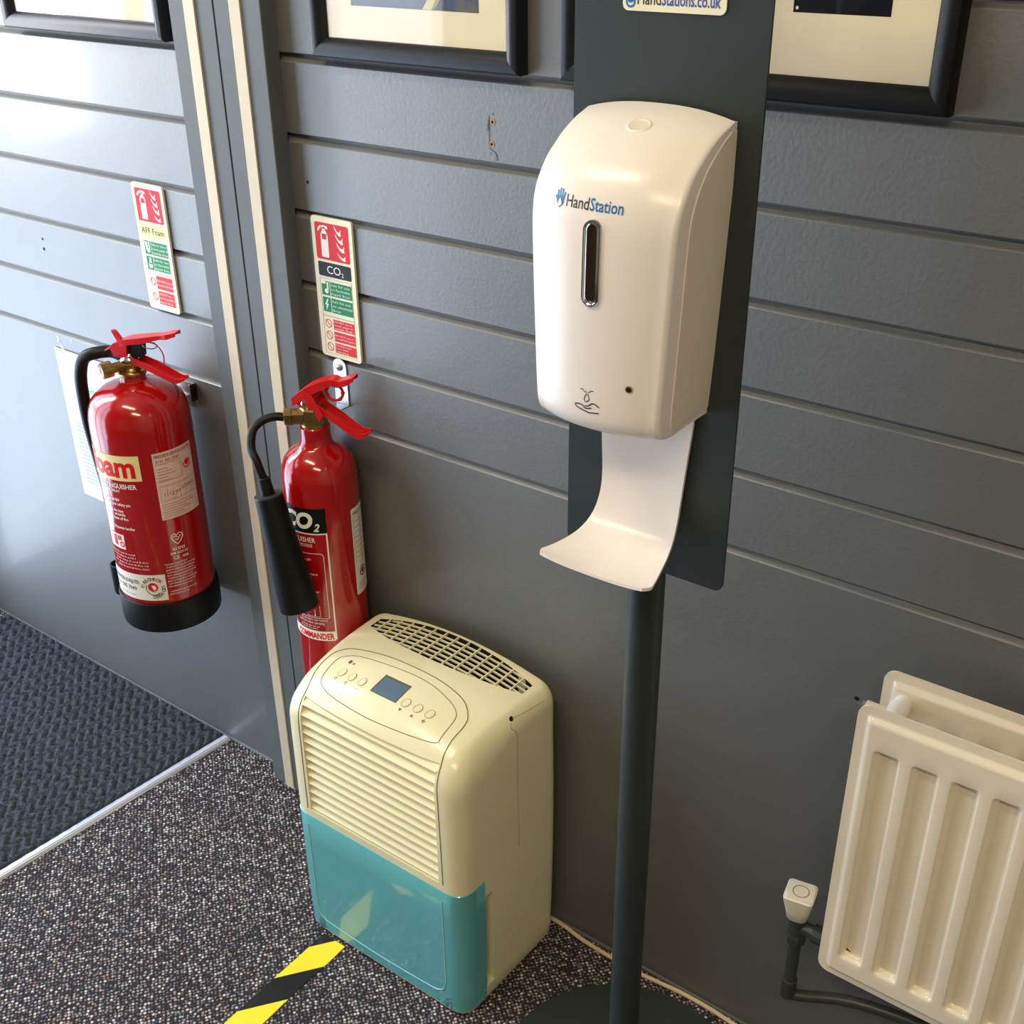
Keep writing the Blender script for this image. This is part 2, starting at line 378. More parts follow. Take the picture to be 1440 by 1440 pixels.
for j in range(ny+1):
    y = -.0060-j*st
    for i in range(nx+1):
        x = strip_x(y)-.0202-i*st
        wx = x+.0022*math.sin(31*y+9*x); wy = y+.0022*math.sin(27*x-13*y)
        ph = (wy+zig(wx))/.0225; nb = nz[j % 64][i % 64]
        h = .0012+.0090*(.5+.5*math.cos(2*PI*ph))**.42*(.82+.18*nb)+rr.uniform(-.0013, .0013)
        if i in (0, nx) or j in (0, ny): h = .0005
        vs.append((x, y, h))
for j in range(ny):
    for i in range(nx):
        a = j*(nx+1)+i; fs.append((a, a+1, a+nx+2, a+nx+1))
MB().add(vs, fs).build('entrance_mat', 'rug', None, 60, base=(-.6, -.6, 0), label='blue grey entrance mat with zigzag ribs in the floor by the wall', category='mat')

# ------------------------------------------------------------------ hazard tape
def tape_mat():
    m = mat('hazard_tape', (250, 226, 40), .35); nt = m.node_tree; p = nt.nodes['Principled BSDF']; L = nt.links.new
    tc = nt.nodes.new('ShaderNodeTexCoord'); sp = nt.nodes.new('ShaderNodeSeparateXYZ'); L(tc.outputs['Object'], sp.inputs[0])
    a = nt.nodes.new('ShaderNodeMath'); a.operation = 'MULTIPLY_ADD'; L(sp.outputs[0], a.inputs[0]); a.inputs[1].default_value = -1.32; L(sp.outputs[1], a.inputs[2])
    b = nt.nodes.new('ShaderNodeMath'); b.operation = 'MULTIPLY_ADD'; L(a.outputs[0], b.inputs[0]); b.inputs[1].default_value = 1/.146; b.inputs[2].default_value = 0.0
    f = nt.nodes.new('ShaderNodeMath'); f.operation = 'FRACT'; L(b.outputs[0], f.inputs[0])
    g = nt.nodes.new('ShaderNodeMath'); g.operation = 'LESS_THAN'; L(f.outputs[0], g.inputs[0]); g.inputs[1].default_value = .5
    x = nt.nodes.new('ShaderNodeMix'); x.data_type = 'RGBA'; x.inputs[6].default_value = (*lin((18, 18, 18)), 1); x.inputs[7].default_value = (*lin((248, 226, 48)), 1)
    L(g.outputs[0], x.inputs['Factor']); L(x.outputs[2], p.inputs['Base Color']); return m
tp = MB()
pp = []
for i in range(31):
    y = -.24-i*.03
    pp.append([(.480+.0006*math.sin(i), y, .0002), (.480+.0006*math.sin(i), y, .0012), (.5255+.0006*math.sin(i*1.3), y, .0012), (.5255+.0006*math.sin(i*1.3), y, .0002)])
tp.rings(pp, True)
# object origin chosen so that the stripe edge falls at (0.48, -0.347)
tp.build('hazard_tape', tape_mat(), None, 0, base=(.48, -.347, 0), label='black and yellow hazard tape stuck on the carpet before the dehumidifier', category='floor tape')

# ------------------------------------------------------------------ picture frames
def picture(x0, x1, z0, z1, w, dep, fm, label, pic=None, content=None, wy=0.0):
    t = thing('picture_frame', label, 'picture frame', ((x0+x1)/2, wy, (z0+z1)/2), 'framed pictures on the wall')
    cs = [(0, 0), (0, dep*.75), (w*.12, dep*.95), (w*.35, dep), (w*.65, dep*.88), (w*.88, dep*.62), (w, dep*.42), (w, 0)]
    def rail(p, q, ip, iq):
        m = MB(); k = 0; R = []
        for (P, I) in ((p, ip), (q, iq)):
            R.append([(P[0]+(I[0]-P[0])*a/w, wy-d, P[1]+(I[1]-P[1])*a/w) for a, d in cs])
        m.rings(R, True).build('frame_rail', fm, t, 40)
    o = [(x0, z0), (x1, z0), (x1, z1), (x0, z1)]; i = [(x0+w, z0+w), (x1-w, z0+w), (x1-w, z1-w), (x0+w, z1-w)]
    for k in range(4): rail(o[k], o[(k+1) % 4], i[k], i[(k+1) % 4])
    ix0, ix1, iz0, iz1 = x0+w-.002, x1-w+.002, z0+w-.002, z1-w+.002
    ym = wy-.006
    if pic:
        a0, a1, b0, b1 = pic
        mb = MB()
        for bx in ((ix0, ix1, iz0, b0), (ix0, ix1, b1, iz1), (ix0, a0, b0, b1), (a1, ix1, b0, b1)): mb.box(bx[0], bx[1], ym-.0014, ym, bx[2], bx[3])
        mb.build('mat_board', 'matb', t, 0)
        DC(lambda u, v: (u, ym-.0001, v)).rect(a0-.001, a1+.001, b0-.001, b1+.001).build('print', content, t)
    else:
        MB().box(ix0, ix1, ym-.0014, ym, iz0, iz1).build('mat_board', 'matb', t, 0)
    MB().box(ix0, ix1, ym-.0030, ym-.0016, iz0, iz1).build('glass_pane', 'glass', t, 0)
    return t
def photo(name, c1, c2, c3):
    m = mat(name, c1, .35); nt = m.node_tree; p = nt.nodes['Principled BSDF']; L = nt.links.new
    tc = nt.nodes.new('ShaderNodeTexCoord'); n = nt.nodes.new('ShaderNodeTexNoise'); n.inputs['Scale'].default_value = 45; n.inputs['Detail'].default_value = 6
    r = nt.nodes.new('ShaderNodeValToRGB'); e = r.color_ramp; e.elements.new(.5)
    for el, q, c in zip(e.elements, (.35, .55, .75), (c1, c2, c3)): el.position = q; el.color = (*lin(c), 1)
    L(tc.outputs['Object'], n.inputs['Vector']); L(n.outputs['Fac'], r.inputs['Fac']); L(r.outputs['Color'], p.inputs['Base Color']); return m
pa = photo('photo_dusk', (52, 54, 60), (62, 64, 72), (80, 82, 92)); pb = photo('photo_mottled', (46, 66, 86), (96, 84, 62), (70, 96, 110)); pn = photo('photo_night', (8, 9, 14), (14, 15, 22), (30, 32, 42))
picture(-.270, .1100, 1.2715, 1.60, .0235, .020, 'frame', 'dark framed picture whose mat is washed out by glare, over the foam extinguisher sign')
f2 = picture(.3920, .7100, 1.2715, 1.66, .0235, .020, 'frame', 'charcoal framed picture with cream mat and dusky photo, beside the double jamb trim', (.4555, .6490, 1.3320, 1.60), pa)
dm = DC(lambda u, v: (u, -.0066, v)).rect(.603, .649, 1.3325, 1.45); dm.build('print_patch', pb, f2)
DC(lambda u, v: (u, -.0068, v)).poly([(.5665, 1.3325), (.5800, 1.3325), (.6005, 1.365), (.6005, 1.378)]).build('print_strap', mat('strap_yellow', (206, 196, 120), .5), f2)
DC(lambda u, v: (u, -.0068, v)).poly([(.5800, 1.3325), (.5860, 1.3345), (.6005, 1.352), (.6005, 1.365)]).build('print_strap', mat('strap_olive', (150, 138, 70), .5), f2)
picture(.7640, .9350, 1.2715, 1.66, .0235, .020, 'frame', 'dark picture frame of which only a corner shows beside the stand back plate', (.80, .90, 1.335, 1.60), pa)
f4 = picture(.9530, 1.1785, 1.2715, 1.66, .0235, .020, 'frameb', 'black framed picture with night photo, between the stand plate and the radiator side', (1.0190, 1.1125, 1.3500, 1.60), pn)
d4 = DC(lambda u, v: (u, -.0068, v))
for z in (1.354, 1.362, 1.371, 1.380): d4.disc(1.0225, z, .0016, 8)
d4.build('print_lights', 's_white', f4)

# ------------------------------------------------------------------ wall notice (paper)
t = thing('certificate_notice', 'pale green paper certificate taped to the wall behind the foam extinguisher', 'notice', (-.24, 0, .58))
def pm(u, v): return (-.3420+u+.0*v, -.0016-.0012*math.sin(u*14), .7335-v)
g = DC(pm)
for i in range(12): g.raw([(i*.0175, 0), ((i+1)*.0175, 0), ((i+1)*.0175, .297), (i*.0175, .297)], [(0, 3, 2, 1)])
g.build('sheet', 'paper', t)
pt = lambda u, v: (pm(u, v)[0], pm(u, v)[1]-.0005, pm(u, v)[2])
tx = lambda: DC(lambda u, v: pt(u, -v))
q = tx(); q.text('Certificate', .105, -.072, .014, 'c', .0); q.text('of', .135, -.098, .012, 'l'); q.text('This is', .05, -.060, .006, 'c')
q.text('Inspection and Maintenance', .105, -.120, .006, 'c')
for k in range(16):
    q.rect(.02, .02+.10+.06*((k*37) % 10)/10, -.142-k*.0082, -.1405-k*.0082)
q.build('printed_lines', 'ptext', t)

# ------------------------------------------------------------------ fire extinguisher signs
def flames(d, u, v, s):
    leaf = [(0, 1), (.12, .62), (.40, .25), (.75, .05), (1.0, .10), (.92, .30), (.98, .75), (.78, .42), (.50, .45), (.25, .68)]
    for k, (sx_, sy_k) in enumerate(((.30, .34), (.34, .34), (.36, .34), (.36, .26))):
        x0 = u+s*(.02+.025*k); y0 = v-s*(.25+.26*k)
        d.poly([(x0+a*s*sx_, y0+b*s*sy_k) for a, b in leaf])
def ext_icon(d, u, v0, v1, w):
    h = v1-v0
    d.rect(u-w/2, u+w/2, v0, v0+h*.72, w*.12); d.poly([(u-w/2, v0+h*.70), (u+w/2, v0+h*.70), (u+w*.22, v0+h*.84), (u-w*.22, v0+h*.84)])
    d.rect(u-w*.18, u+w*.18, v0+h*.83, v0+h*.93); d.poly([(u-w*.45, v0+h*.90), (u+w*.55, v0+h*.88), (u+w*.5, v0+h*.97), (u-w*.1, v0+h*1.0)])
    d.line(sm([(u-w*.3, v0+h*.95), (u-w*.62, v0+h*.90), (u-w*.80, v0+h*.80)], 3), w*.22)
def sign(x0, x1, z0, z1, label, kind):
    t = thing('safety_sign', label, 'sign', ((x0+x1)/2, 0, (z0+z1)/2), 'fire extinguisher signs')
    w, h = x1-x0, z1-z0
    prof = []
    r = .005
    for cx, cz, a0 in ((x1-r, z0+r, -90), (x1-r, z1-r, 0), (x0+r, z1-r, 90), (x0+r, z0+r, 180)):
        prof += [(cx+r*math.cos(math.radians(a0+a)), cz+r*math.sin(math.radians(a0+a))) for a in (0, 30, 60, 90)]
    MB().prism(prof, lambda x, z: (x, -.0048, z), lambda x, z: (x, -.0012, z)).build('sign_panel', 'signp', t, 30)
    MB().box(x0+.01, x1-.01, -.0013, 0, z0+.01, z1-.01).build('adhesive_pad', 'black', t, 0)
    def L(n): return DC(lambda u, v: (x0+u, -.0049-.00018*n, z1-v))
    def T(n): return DC(lambda u, v: (x0+u, -.0049-.00018*n, z1+v))
    T(1).rect(.0065, w-.0065, -.058, -.0075, .003).build('red_pictogram_square', 's_red', t)
    d = T(2); ext_icon(d, .0235, -.0545, -.0105, .0135); flames(d, .0420, -.0125, .0420); d.build('pictogram', 's_white', t)
    T(3).rect(.0195, .0275, -.0300, -.0235).build('pictogram_band', 's_red', t)
    if kind == 'co2':
        T(1).rect(.0075, w-.0065, -.0815, -.0615, .002).build('gas_name_band', 's_black', t)
        d = T(2); d.text('CO', .0240, -.0765, .0112, 'l', .0, width=.0250); d.text('2', .0505, -.0785, .0062, 'l'); d.build('gas_name', 's_white', t)
        top = .0845; greens = ((.0885, .1085), (.1115, .1325)); reds = ((.1420, .1570), (.1595, .1740), (.1765, .1910))
        gt = (('Safe for use', 'on flammable', 'liquid fires'), ('Safe for use', 'on electrical', 'fires'))
        rt = (('DO NOT use on', 'wood, paper or', 'textile fires'), ('DO NOT use in', 'a confined space', ''), ('DO NOT hold', 'horn when', 'operating'))
        mid = .1385
    else:
        T(1).rect(.0065, w-.0065, -.083, -.0610, .001).build('gas_name_band', 's_yel', t)
        d = T(2); d.text('AFF Foam', w/2, -.0765, .0098, 'c', .008, width=.054); d.build('gas_name', 's_black', t)
        top = .0845; greens = ((.0885, .1100), (.1130, .1345)); reds = ((.1425, .1640), (.1670, .1885))
        gt = (('Safe for use on', 'wood, paper &', 'textile fires'), ('Safe for use', 'on flammable', 'liquid fires'))
        rt = (('DO NOT use on', 'electrical fires', ''), ('DO NOT use', 'on flammable', 'metal fires')); mid = .1385
    d = T(1); d.line([(.0085, -top), (w-.0075, -top), (w-.0075, -.1935), (.0085, -.1935)], .0005, True); d.line([(.0085, -mid), (w-.0075, -mid)], .0005); d.build('border_line', 's_black' if kind == 'co2' else 's_red', t)
    d = T(1)
    for a, b in greens: d.rect(.0105, .0255, -b, -a); d.rect(.0270, w-.0085, -b, -a)
    d.build('green_panels', 's_green', t)
    d = T(1); e = T(1)
    for a, b in reds:
        d.rect(.0270, w-.0085, -b, -a); c = -(a+b)/2; rr_ = min(.0064, (b-a)*.46)
        e.ring(.0178, c, rr_*.82, rr_); e.line([(.0178-rr_*.6, c+rr_*.6), (.0178+rr_*.6, c-rr_*.6)], rr_*.18)
    d.build('red_panels', 's_red', t); e.build('prohibition_rings', 's_red', t)
    d = T(2)
    for grp, rows in ((gt, greens), (rt, reds)):
        for ls, (a, b) in zip(grp, rows):
            n = len([x for x in ls if x]); hh = (b-a)*.80/3
            for k, s_ in enumerate(ls):
                if s_: d.text(s_, .0285, -(a+(b-a)*.5+(k-(n-1)/2)*hh*1.15+hh*.33), hh*.62, 'l', 0, width=min(.037, .0029*len(s_)*(1 if hh > .0045 else .9)))
    for (a, b) in greens[:1]:
        d.poly([(.012, -a-.002), (.0185, -a-.002), (.0175, -b+.007), (.0145, -b+.006)]) if kind == 'foam' else d.rect(.0105, .0185, -a-.0042, -a+.0001)
        d.disc(.0195, -b+.0062, .0036, 10); d.rect(.0205, .0235, -b+.008, -a-.001)
    a, b = greens[1]
    if kind == 'co2': d.poly([(.0195, -a-.002), (.0140, -a-.011), (.0172, -a-.011), (.0160, -b+.002), (.0215, -a-.0095), (.0185, -a-.0095), (.0215, -a-.002)])
    else: d.disc(.0190, -b+.0068, .0045, 10); d.rect(.0175, .0220, -b+.009, -a-.002)
    d.build('printed_text', 's_white', t)
sign(.3505, .4255, .8698, 1.0682, 'fire safety sign with black CO2 band, over the slim black-horned extinguisher', 'co2')
sign(-.0345, .0385, .8668, 1.0650, 'fire safety sign with yellow AFF Foam band, over the wide foam extinguisher', 'foam')

# ------------------------------------------------------------------ fire extinguishers
def frame_of(ax, d):
    d = Vector((d[0], d[1])).normalized(); n = Vector((-d.y, d.x))
    return lambda s, w, z: (ax[0]+s*d.x+w*n.x, ax[1]+s*d.y+w*n.y, z)
def channel(P, path, hw, fl, up, name, m, parent, th=.0016):
    """pressed U-section lever: path of (s, z), half widths, flange heights; flanges point up (+1) or down (-1)"""
    mb = MB(); R = []
    for (s, z), h, f in zip(path, hw, fl):
        u = up
        R.append([P(s, -h, z+u*f), P(s, -h, z), P(s, h, z), P(s, h, z+u*f), P(s, h-th, z+u*f), P(s, h-th, z+u*th), P(s, -h+th, z+u*th), P(s, -h+th, z+u*f)])
    mb.rings(R, True).build(name, m, parent, 40)
def dens(path, *ls, k=5):
    """resample a path and value lists along a smooth curve"""
    q = sm([(a[0], a[1], 0) for a in path], k); out = [[(p.x, p.y) for p in q]]
    for l in ls:
        r = []
        for i in range(len(l)-1): r += [l[i]+(l[i+1]-l[i])*j/k for j in range(k)]
        out.append(r+[l[-1]])
    return out
def cylmap(ax, r, a0):
    """u: arc length from angle a0 (degrees), v: height"""
    return lambda u, v: (ax[0]+r*math.cos(math.radians(a0)+u/r), ax[1]+r*math.sin(math.radians(a0)+u/r), v)
def patch(d, u0, u1, v0, v1): return d.rect(u0, u1, v0, v1)

# --- foam
F = (.0108, -.09); FR = .0788
t = thing('fire_extinguisher', 'wide red foam fire extinguisher with black base hung under the AFF Foam sign', 'fire extinguisher', (F[0], F[1], .357), 'wall mounted fire extinguishers')
MB().lathe([(FR*.55, .412), (FR*.98, .408), (FR, .42), (FR, .709), (.0780, .726), (.0752, .741), (.0700, .753), (.0610, .763), (.0480, .7715), (.0320, .7770), (.0235, .7795), (.0208, .7815), (.0200, .7850), (.0198, .7960)], *F, 72).build('cylinder', 'red', t, 40)
MB().lathe([(.070, .3600), (.0795, .3575), (.0818, .3590), (.0826, .3625), (.0826, .4090), (.0818, .4120), (.0790, .4130), (.072, .413)], *F, 72).build('base_ring', 'rubber', t, 40)
MB().lathe([(.0150, .7900), (.0215, .7905), (.0222, .7920), (.0222, .7955), (.0208, .7975), (.0165, .7985), (.0162, .8005), (.0148, .8020), (.0142, .8050), (.0150, .8070), (.0150, .8095), (.0132, .8110), (.0128, .8170), (.0110, .8180)], *F, 40).build('valve', 'brass', t, 40)
MB().lathe([(.0128, .8130), (.0158, .8135), (.0158, .8165), (.0148, .8180), (.0120, .8210), (.0100, .8260)], *F, 24).build('valve_cap_ring', 'chrome', t, 30)
P = frame_of(F, (.93, .37))
# gauge: brass elbow towards the front with a red face
gd = Vector((-.30, -.95, 0)).normalized(); A0 = Vector((F[0], F[1], .8065))
MB().tube([A0+gd*.010, A0+gd*.026-Vector((0, 0, .001)), A0+gd*.030-Vector((0, 0, .001)), A0+gd*.0305-Vector((0, 0, .001)), A0+gd*.0470-Vector((0, 0, .002))], [.0078, .0078, .0078, .0126, .0126], 20).build('pressure_gauge', 'brass', t, 35)
ge = A0+gd*.0472-Vector((0, 0, .002)); gs = gd.cross(Vector((0, 0, 1))).normalized()
DC(lambda u, v: tuple(ge+gs*u+Vector((0, 0, v))+gd*.0001)).disc(0, 0, .0104).build('gauge_face', 'l_white', t)
DC(lambda u, v: tuple(ge+gs*u+Vector((0, 0, v))+gd*.0004)).disc(.0005, .0005, .0046).build('gauge_red', 's_red', t)
# levers
a, b, c = dens([(-.058, .8150), (-.030, .8335), (-.002, .8480), (.030, .8545), (.062, .8600), (.075, .8630), (.090, .8665)], [.0035, .0090, .0125, .0120, .0095, .0110, .0090], [.0015, .0030, .0090, .0095, .0065, .0080, .0060])
channel(P, a, b, c, -1, 'carry_handle', 'redp', t)
MB().prism([(-.0145, .843), (-.0085, .846), (-.0175, .8590), (-.0225, .8600)], lambda s, z: P(s, -.004, z), lambda s, z: P(s, .004, z)).build('handle_tab', 'redp', t, 0)
MB().prism([(-.0255, .8340), (-.0190, .8220), (.0020, .8195), (.0060, .8440), (-.0040, .8465), (-.0180, .8420)], lambda s, z: P(s, -.0120, z), lambda s, z: P(s, .0120, z)).build('handle_bracket', 'redp', t, 20)
MB().box(0, .024, -.0075, .0075, .8220, .8440, .002).build('lock_block', 'black', t) if False else \
    MB().prism([(.004, .8200), (.026, .8220), (.028, .8430), (.006, .8420)], lambda s, z: P(s, -.0075, z), lambda s, z: P(s, .0075, z)).build('lock_block', 'black', t, 20)
a, b, c = dens([(-.010, .8120), (.010, .8105), (.040, .8000), (.070, .7870), (.082, .7845), (.0930, .7890)], [.0095, .0115, .0120, .0115, .0105, .0085], [.0100, .0105, .0110, .0100, .0080, .0040])
channel(P, a, b, c, 1, 'squeeze_lever', 'redp', t)
MB().tube([Vector(P(.040+.0125*math.cos(q_*PI/10), -.003, .8405+.0052*math.sin(q_*PI/10))) for q_ in range(20)], .0010, 6, closed=True).build('safety_pin_ring', 'steel', t)
MB().tube(sm([P(.044, -.004, .8455), P(.050, -.004, .8452), P(.058, -.003, .8360), P(.0605, -.001, .8240), P(.058, 0, .8080)], 6), .0011, 6).build('tamper_seal', 'pink', t)
# hose round the side
hp = sm([P(-.012, .002, .8170), P(-.034, .003, .8225), (F[0]-.0500, F[1]-.0300, .8215), (F[0]-.0660, F[1]-.0370, .8120), (F[0]-.0765, F[1]-.0400, .7900), (F[0]-.0815, F[1]-.0410, .7580), (F[0]-.0825, F[1]-.0405, .7000),
         (F[0]-.0835, F[1]-.0340, .6300), (F[0]-.0860, F[1]-.0270, .5600), (F[0]-.0870, F[1]-.0240, .4700), (F[0]-.0870, F[1]-.0240, .4200)], 7)
MB().tube(hp, .0098, 16).build('discharge_hose', 'rubber', t, 50)
nc = (F[0]-.0835, F[1]-.0350)
MB().lathe([(.0125, .3790), (.0150, .3780), (.0158, .3820), (.0162, .4340), (.0135, .4345), (.0125, .4200), (.002, .4190)], *nc, 24).build('nozzle_clip', 'black', t, 40)
# print on the cylinder
fm = lambda off, a0: cylmap(F, FR+off, a0)
r_ = FR
def ar(deg): return math.radians(deg)*r_
A0_ = -44.0
d = DC(fm(.0004, A0_), .008); d.rect(-.115, 0, .6405, .6840); d.build('name_panel', 's_cream', t)
d = DC(fm(.0008, A0_), .005); d.text('foam', -.0085, .6475, .0370, 'r', .030, width=.094); d.build('name_text', 's_red', t)
d = DC(fm(.0005, A0_), .006)
d.text('EXTINGUISHER', -.0105, .6265, .0085, 'r', .015, width=.068)
d.text('FOAM SPRAY', -.0400, .6190, .0052, 'r', .006, width=.036)
d.build('title_text', 's_white', t); d = DC(fm(.0005, A0_), .006)
for s_, ur, z in (('1 Keep upright', -.0470, .6035), ('Pull out safety pin', -.0290, .5950), ('2 Aim hose', -.0440, .5830), ('at handle', -.0410, .5765), ('base of fire', -.0370, .5690), ('3 Squeeze handles', -.0290, .5520)):
    d.text(s_, ur+.003, z, .0052, 'r', .014, width=.0024*len(s_))
d.build('instruction_text', 's_white', t); d = DC(fm(.0005, A0_), .006)
for k, w_ in enumerate((.060, .055, .066, .070, .064)):
    d.text('suitable for class A and B fire risks size 6 litre'[k*3:k*3+26], -.0140-.02*(k < 2), .5040-k*.0062, .0030, 'r', 0, width=w_)
d.build('small_print', 's_white', t)
d = DC(fm(.0005, A0_), .006); d.rect(-.088, -.0500, .5130, .5400); d.build('pictogram_block', 'l_white', t)
d = DC(fm(.0009, A0_), .006); d.rect(-.0640, -.0605, .529, .5375); d.rect(-.0590, -.0560, .529, .5375); d.ring(-.0560, .5220, .0030, .0052); d.rect(-.075, -.067, .518, .5375); d.build('pictogram_marks', 's_red', t)
# service label
SA = -29.5; sw = math.radians(53.6)*r_
d = DC(fm(.0005, SA), .006); d.rect(0, sw, .5670, .6840); d.build('service_label', 'l_pink', t)
d = DC(fm(.0009, SA), .006)
d.text('FIRECHECK SERVICES (U.K) LTD.', .003, .6755, .0055, 'l', .012, width=sw-.006); d.text('0121 505 7049', .004, .6670, .0050, 'l', .006, width=.040)
for k in range(5): d.rect(.004, .004+.018+.006*(k % 3), .6560-k*.005, .6566-k*.005)
for z in (.6640, .6340): d.rect(.003, .046, z, z+.0005)
d.rect(.0455, .0460, .6340, .6645)
for k in range(6): d.rect(.004+k*.011, .0043+k*.011, .600, .626)
d.rect(.003, sw-.004, .626, .6265); d.rect(.003, sw-.004, .600, .6005)
for k in range(6): d.text('service record of inspection and test by engineer', .004, .5930-k*.0044, .0025, 'l', 0, width=(.055, .060, .042, .050, .036, .045)[k])
d.build('label_print', 'l_text', t)
d = DC(fm(.0009, SA), .006)
for u, s_ in ((.010, '11'), (.019, '12'), (.028, 'JM'), (.041, '6/20'), (.055, '7/21')): d.text(s_, u, .608+.004*(u > .03), .0065, 'l')
d.disc(.038, .596, .0009, 8); d.build('handwriting', 'l_grey', t)
d = DC(fm(.0010, SA), .006); d.ring(.0580, .6520, .0070, .0088, 18, -200, 60); d.disc(.0580, .6535, .0052); d.build('service_emblem', 's_red', t)
# kitemark and approvals
d = DC(fm(.0005, -16.2), .005)
hh = [(0, -.0125), (-.0055, -.0070), (-.0098, .0005), (-.0088, .0055), (-.0045, .0072), (0, .0040), (.0045, .0072), (.0088, .0055), (.0098, .0005), (.0055, -.0070)]
d.line([(u, .5320+v) for u, v in hh], .0016, True); d.line([(-.0080, .5335), (-.002, .5345), (.002, .5300), (.006, .5350)], .0015); d.line([(-.003, .5290), (0, .5270), (.003, .5290)], .0014)
d.text('BS EN3', 0, .5095, .0050, 'c', .012); d.text('KM 563113', 0, .5020, .0046, 'c', .010); d.text('CE', -.006, .4930, .0062, 'c', .012); d.text('0038', .0090, .4935, .0040, 'c', .008)
for k in range(11):
    d.text('inspect regularly and recharge after any use keep away from heat and sun'[(k*5) % 20:(k*5) % 20+44], -.026+.001*(k % 2), .4850-k*.0052-(.0040 if k > 8 else 0), .0031, 'l', .006, width=(.036, .050, .049, .045, .050, .042, .050, .046, .040, .045, .032)[k])
d.build('approval_text', 's_white', t)
# maintenance label along the bottom
BA = -37.6
d = DC(fm(.0006, BA), .007); d.rect(-.110, 0, .4205, .4695); d.build('maintenance_label', 'l_white', t)
d = DC(fm(.0010, BA), .006); d.text('FIRECHECK SERVICES (U.K)LTD.', -.0440, .4510, .0070, 'r', .014, width=.100); d.text('0121 505 7049', -.0520, .4375, .0080, 'r', .0, width=.056)
d.text('maintenance by approved engineers', -.0550, .4275, .0026, 'r', 0, width=.045)
d.ring(-.0215, .4440, .0118, .0130, 20, 150, 320)
for k, ch_ in enumerate('FIRECHECK'):
    a_ = math.radians(170-k*15.5); vs, fs = text_geo(ch_, .012); kk = .0062/.73; cu, cv = -.0215+.0152*math.cos(a_), .4440+.0152*math.sin(a_); ro = a_-PI/2
    d.raw([(cu+((p.x-.3)*math.cos(ro)-p.y*math.sin(ro))*kk, cv+((p.x-.3)*math.sin(ro)+p.y*math.cos(ro))*kk) for p in vs], fs)
for k, ch_ in enumerate('SERVICES'):
    a_ = math.radians(-92+k*15); vs, fs = text_geo(ch_, .012); kk = .0060/.73; cu, cv = -.0215+.0192*math.cos(a_), .4440+.0192*math.sin(a_); ro = a_+PI/2
    d.raw([(cu+((p.x-.3)*math.cos(ro)-p.y*math.sin(ro))*kk, cv+((p.x-.3)*math.sin(ro)+p.y*math.cos(ro))*kk) for p in vs], fs)
d.build('maintenance_text', 's_black', t)
d = DC(fm(.0010, BA), .006); d.disc(-.0220, .4465, .0086); d.build('emblem_helmet', 's_red', t)
d = DC(fm(.0013, BA), .006); d.poly([(-.0245, .4500), (-.0180, .4500), (-.0165, .4440), (-.0210, .4400), (-.0225, .4445)]); d.poly([(-.0300, .4400), (-.0200, .4370), (-.0150, .4420), (-.0190, .4350)]); d.build('emblem_marks', 'l_white', t)

# --- CO2
C2 = (.3955, -.075); CR = .055
t = thing('fire_extinguisher', 'slim red CO2 fire extinguisher with black discharge horn, partly hidden by the dehumidifier', 'fire extinguisher', (C2[0], C2[1], .335), 'wall mounted fire extinguishers')
MB().lathe([(.030, .3400), (.046, .3350), (.0525, .3390), (CR, .3500), (CR, .7130), (.0545, .7250), (.0527, .7360), (.0488, .7465), (.0425, .7550), (.0345, .7615), (.0280, .7655), (.0243, .7695), (.0226, .7750), (.0219, .7820), (.0218, .7955), (.0205, .7970), (.0150, .7975)], *C2, 64).build('cylinder', 'red', t, 40)
P = frame_of(C2, (.93, .37))
MB().lathe([(.0150, .7960), (.0192, .7965), (.0196, .7985), (.0190, .8010), (.0150, .8015)], *C2, 32).build('valve_collar', 'brass', t, 35)
MB().lathe([(.0172, .7990), (.0190, .8010), (.0190, .8225), (.0172, .8250), (.0110, .8255)], *C2, 8).build('valve_body', 'brass', t, 20)
MB().lathe([(.0090, .8250), (.0095, .8330), (.0070, .8420)], C2[0]-.006, C2[1]-.006, 16).build('valve_stem', 'chrome', t, 35)
hd = Vector((-.72, -.69, 0)).normalized(); A0 = Vector((C2[0], C2[1], .8105))
MB().tube([A0+hd*.010, A0+hd*.0300], .0125, 6).build('outlet_block', 'brass', t, 20)
MB().tube([A0+hd*.0300, A0+hd*.0310, A0+hd*.0405, A0+hd*.0415], [.0118, .0136, .0136, .0112], 6).build('hose_nut', 'brass', t, 20)
a, b, c = dens([(-.026, .8385), (-.006, .8545), (.015, .8650), (.034, .8710), (.044, .8690), (.056, .8725), (.068, .8770)], [.0120, .0135, .0125, .0110, .0095, .0105, .0095], [.0120, .0160, .0130, .0095, .0090, .0090, .0060])
channel(P, a, b, c, -1, 'carry_handle', 'redp', t)
for w0 in (-.0155, .0137):
    MB().prism([(-.0075, .8530), (.0060, .8480), (.0215, .8190), (.0150, .8090), (-.0030, .8330)], lambda s, z: P(s, w0, z), lambda s, z: P(s, w0+.0018, z)).build('handle_side_plate', 'redp', t, 0)
MB().prism([(-.0245, .8400), (-.0150, .8250), (.0060, .8270), (.0080, .8440), (-.0080, .8500)], lambda s, z: P(s, -.0110, z), lambda s, z: P(s, .0110, z)).build('handle_bracket', 'redp', t, 20)
a, b, c = dens([(-.004, .8300), (.015, .8200), (.040, .8040), (.064, .7880), (.074, .7870), (.0840, .7920)], [.0100, .0120, .0128, .0120, .0110, .0090], [.0100, .0105, .0105, .0095, .0070, .0035])
channel(P, a, b, c, 1, 'squeeze_lever', 'redp', t)
rg = [Vector(P(.0360+.0122*math.cos(2*PI*i/28), -.002, .8500+.0122*math.sin(2*PI*i/28))) for i in range(28)]
MB().tube(rg, [.0021+.0009*(i % 4 == 0) for i in range(28)], 8, closed=True).build('safety_pin_ring', 'redp', t)
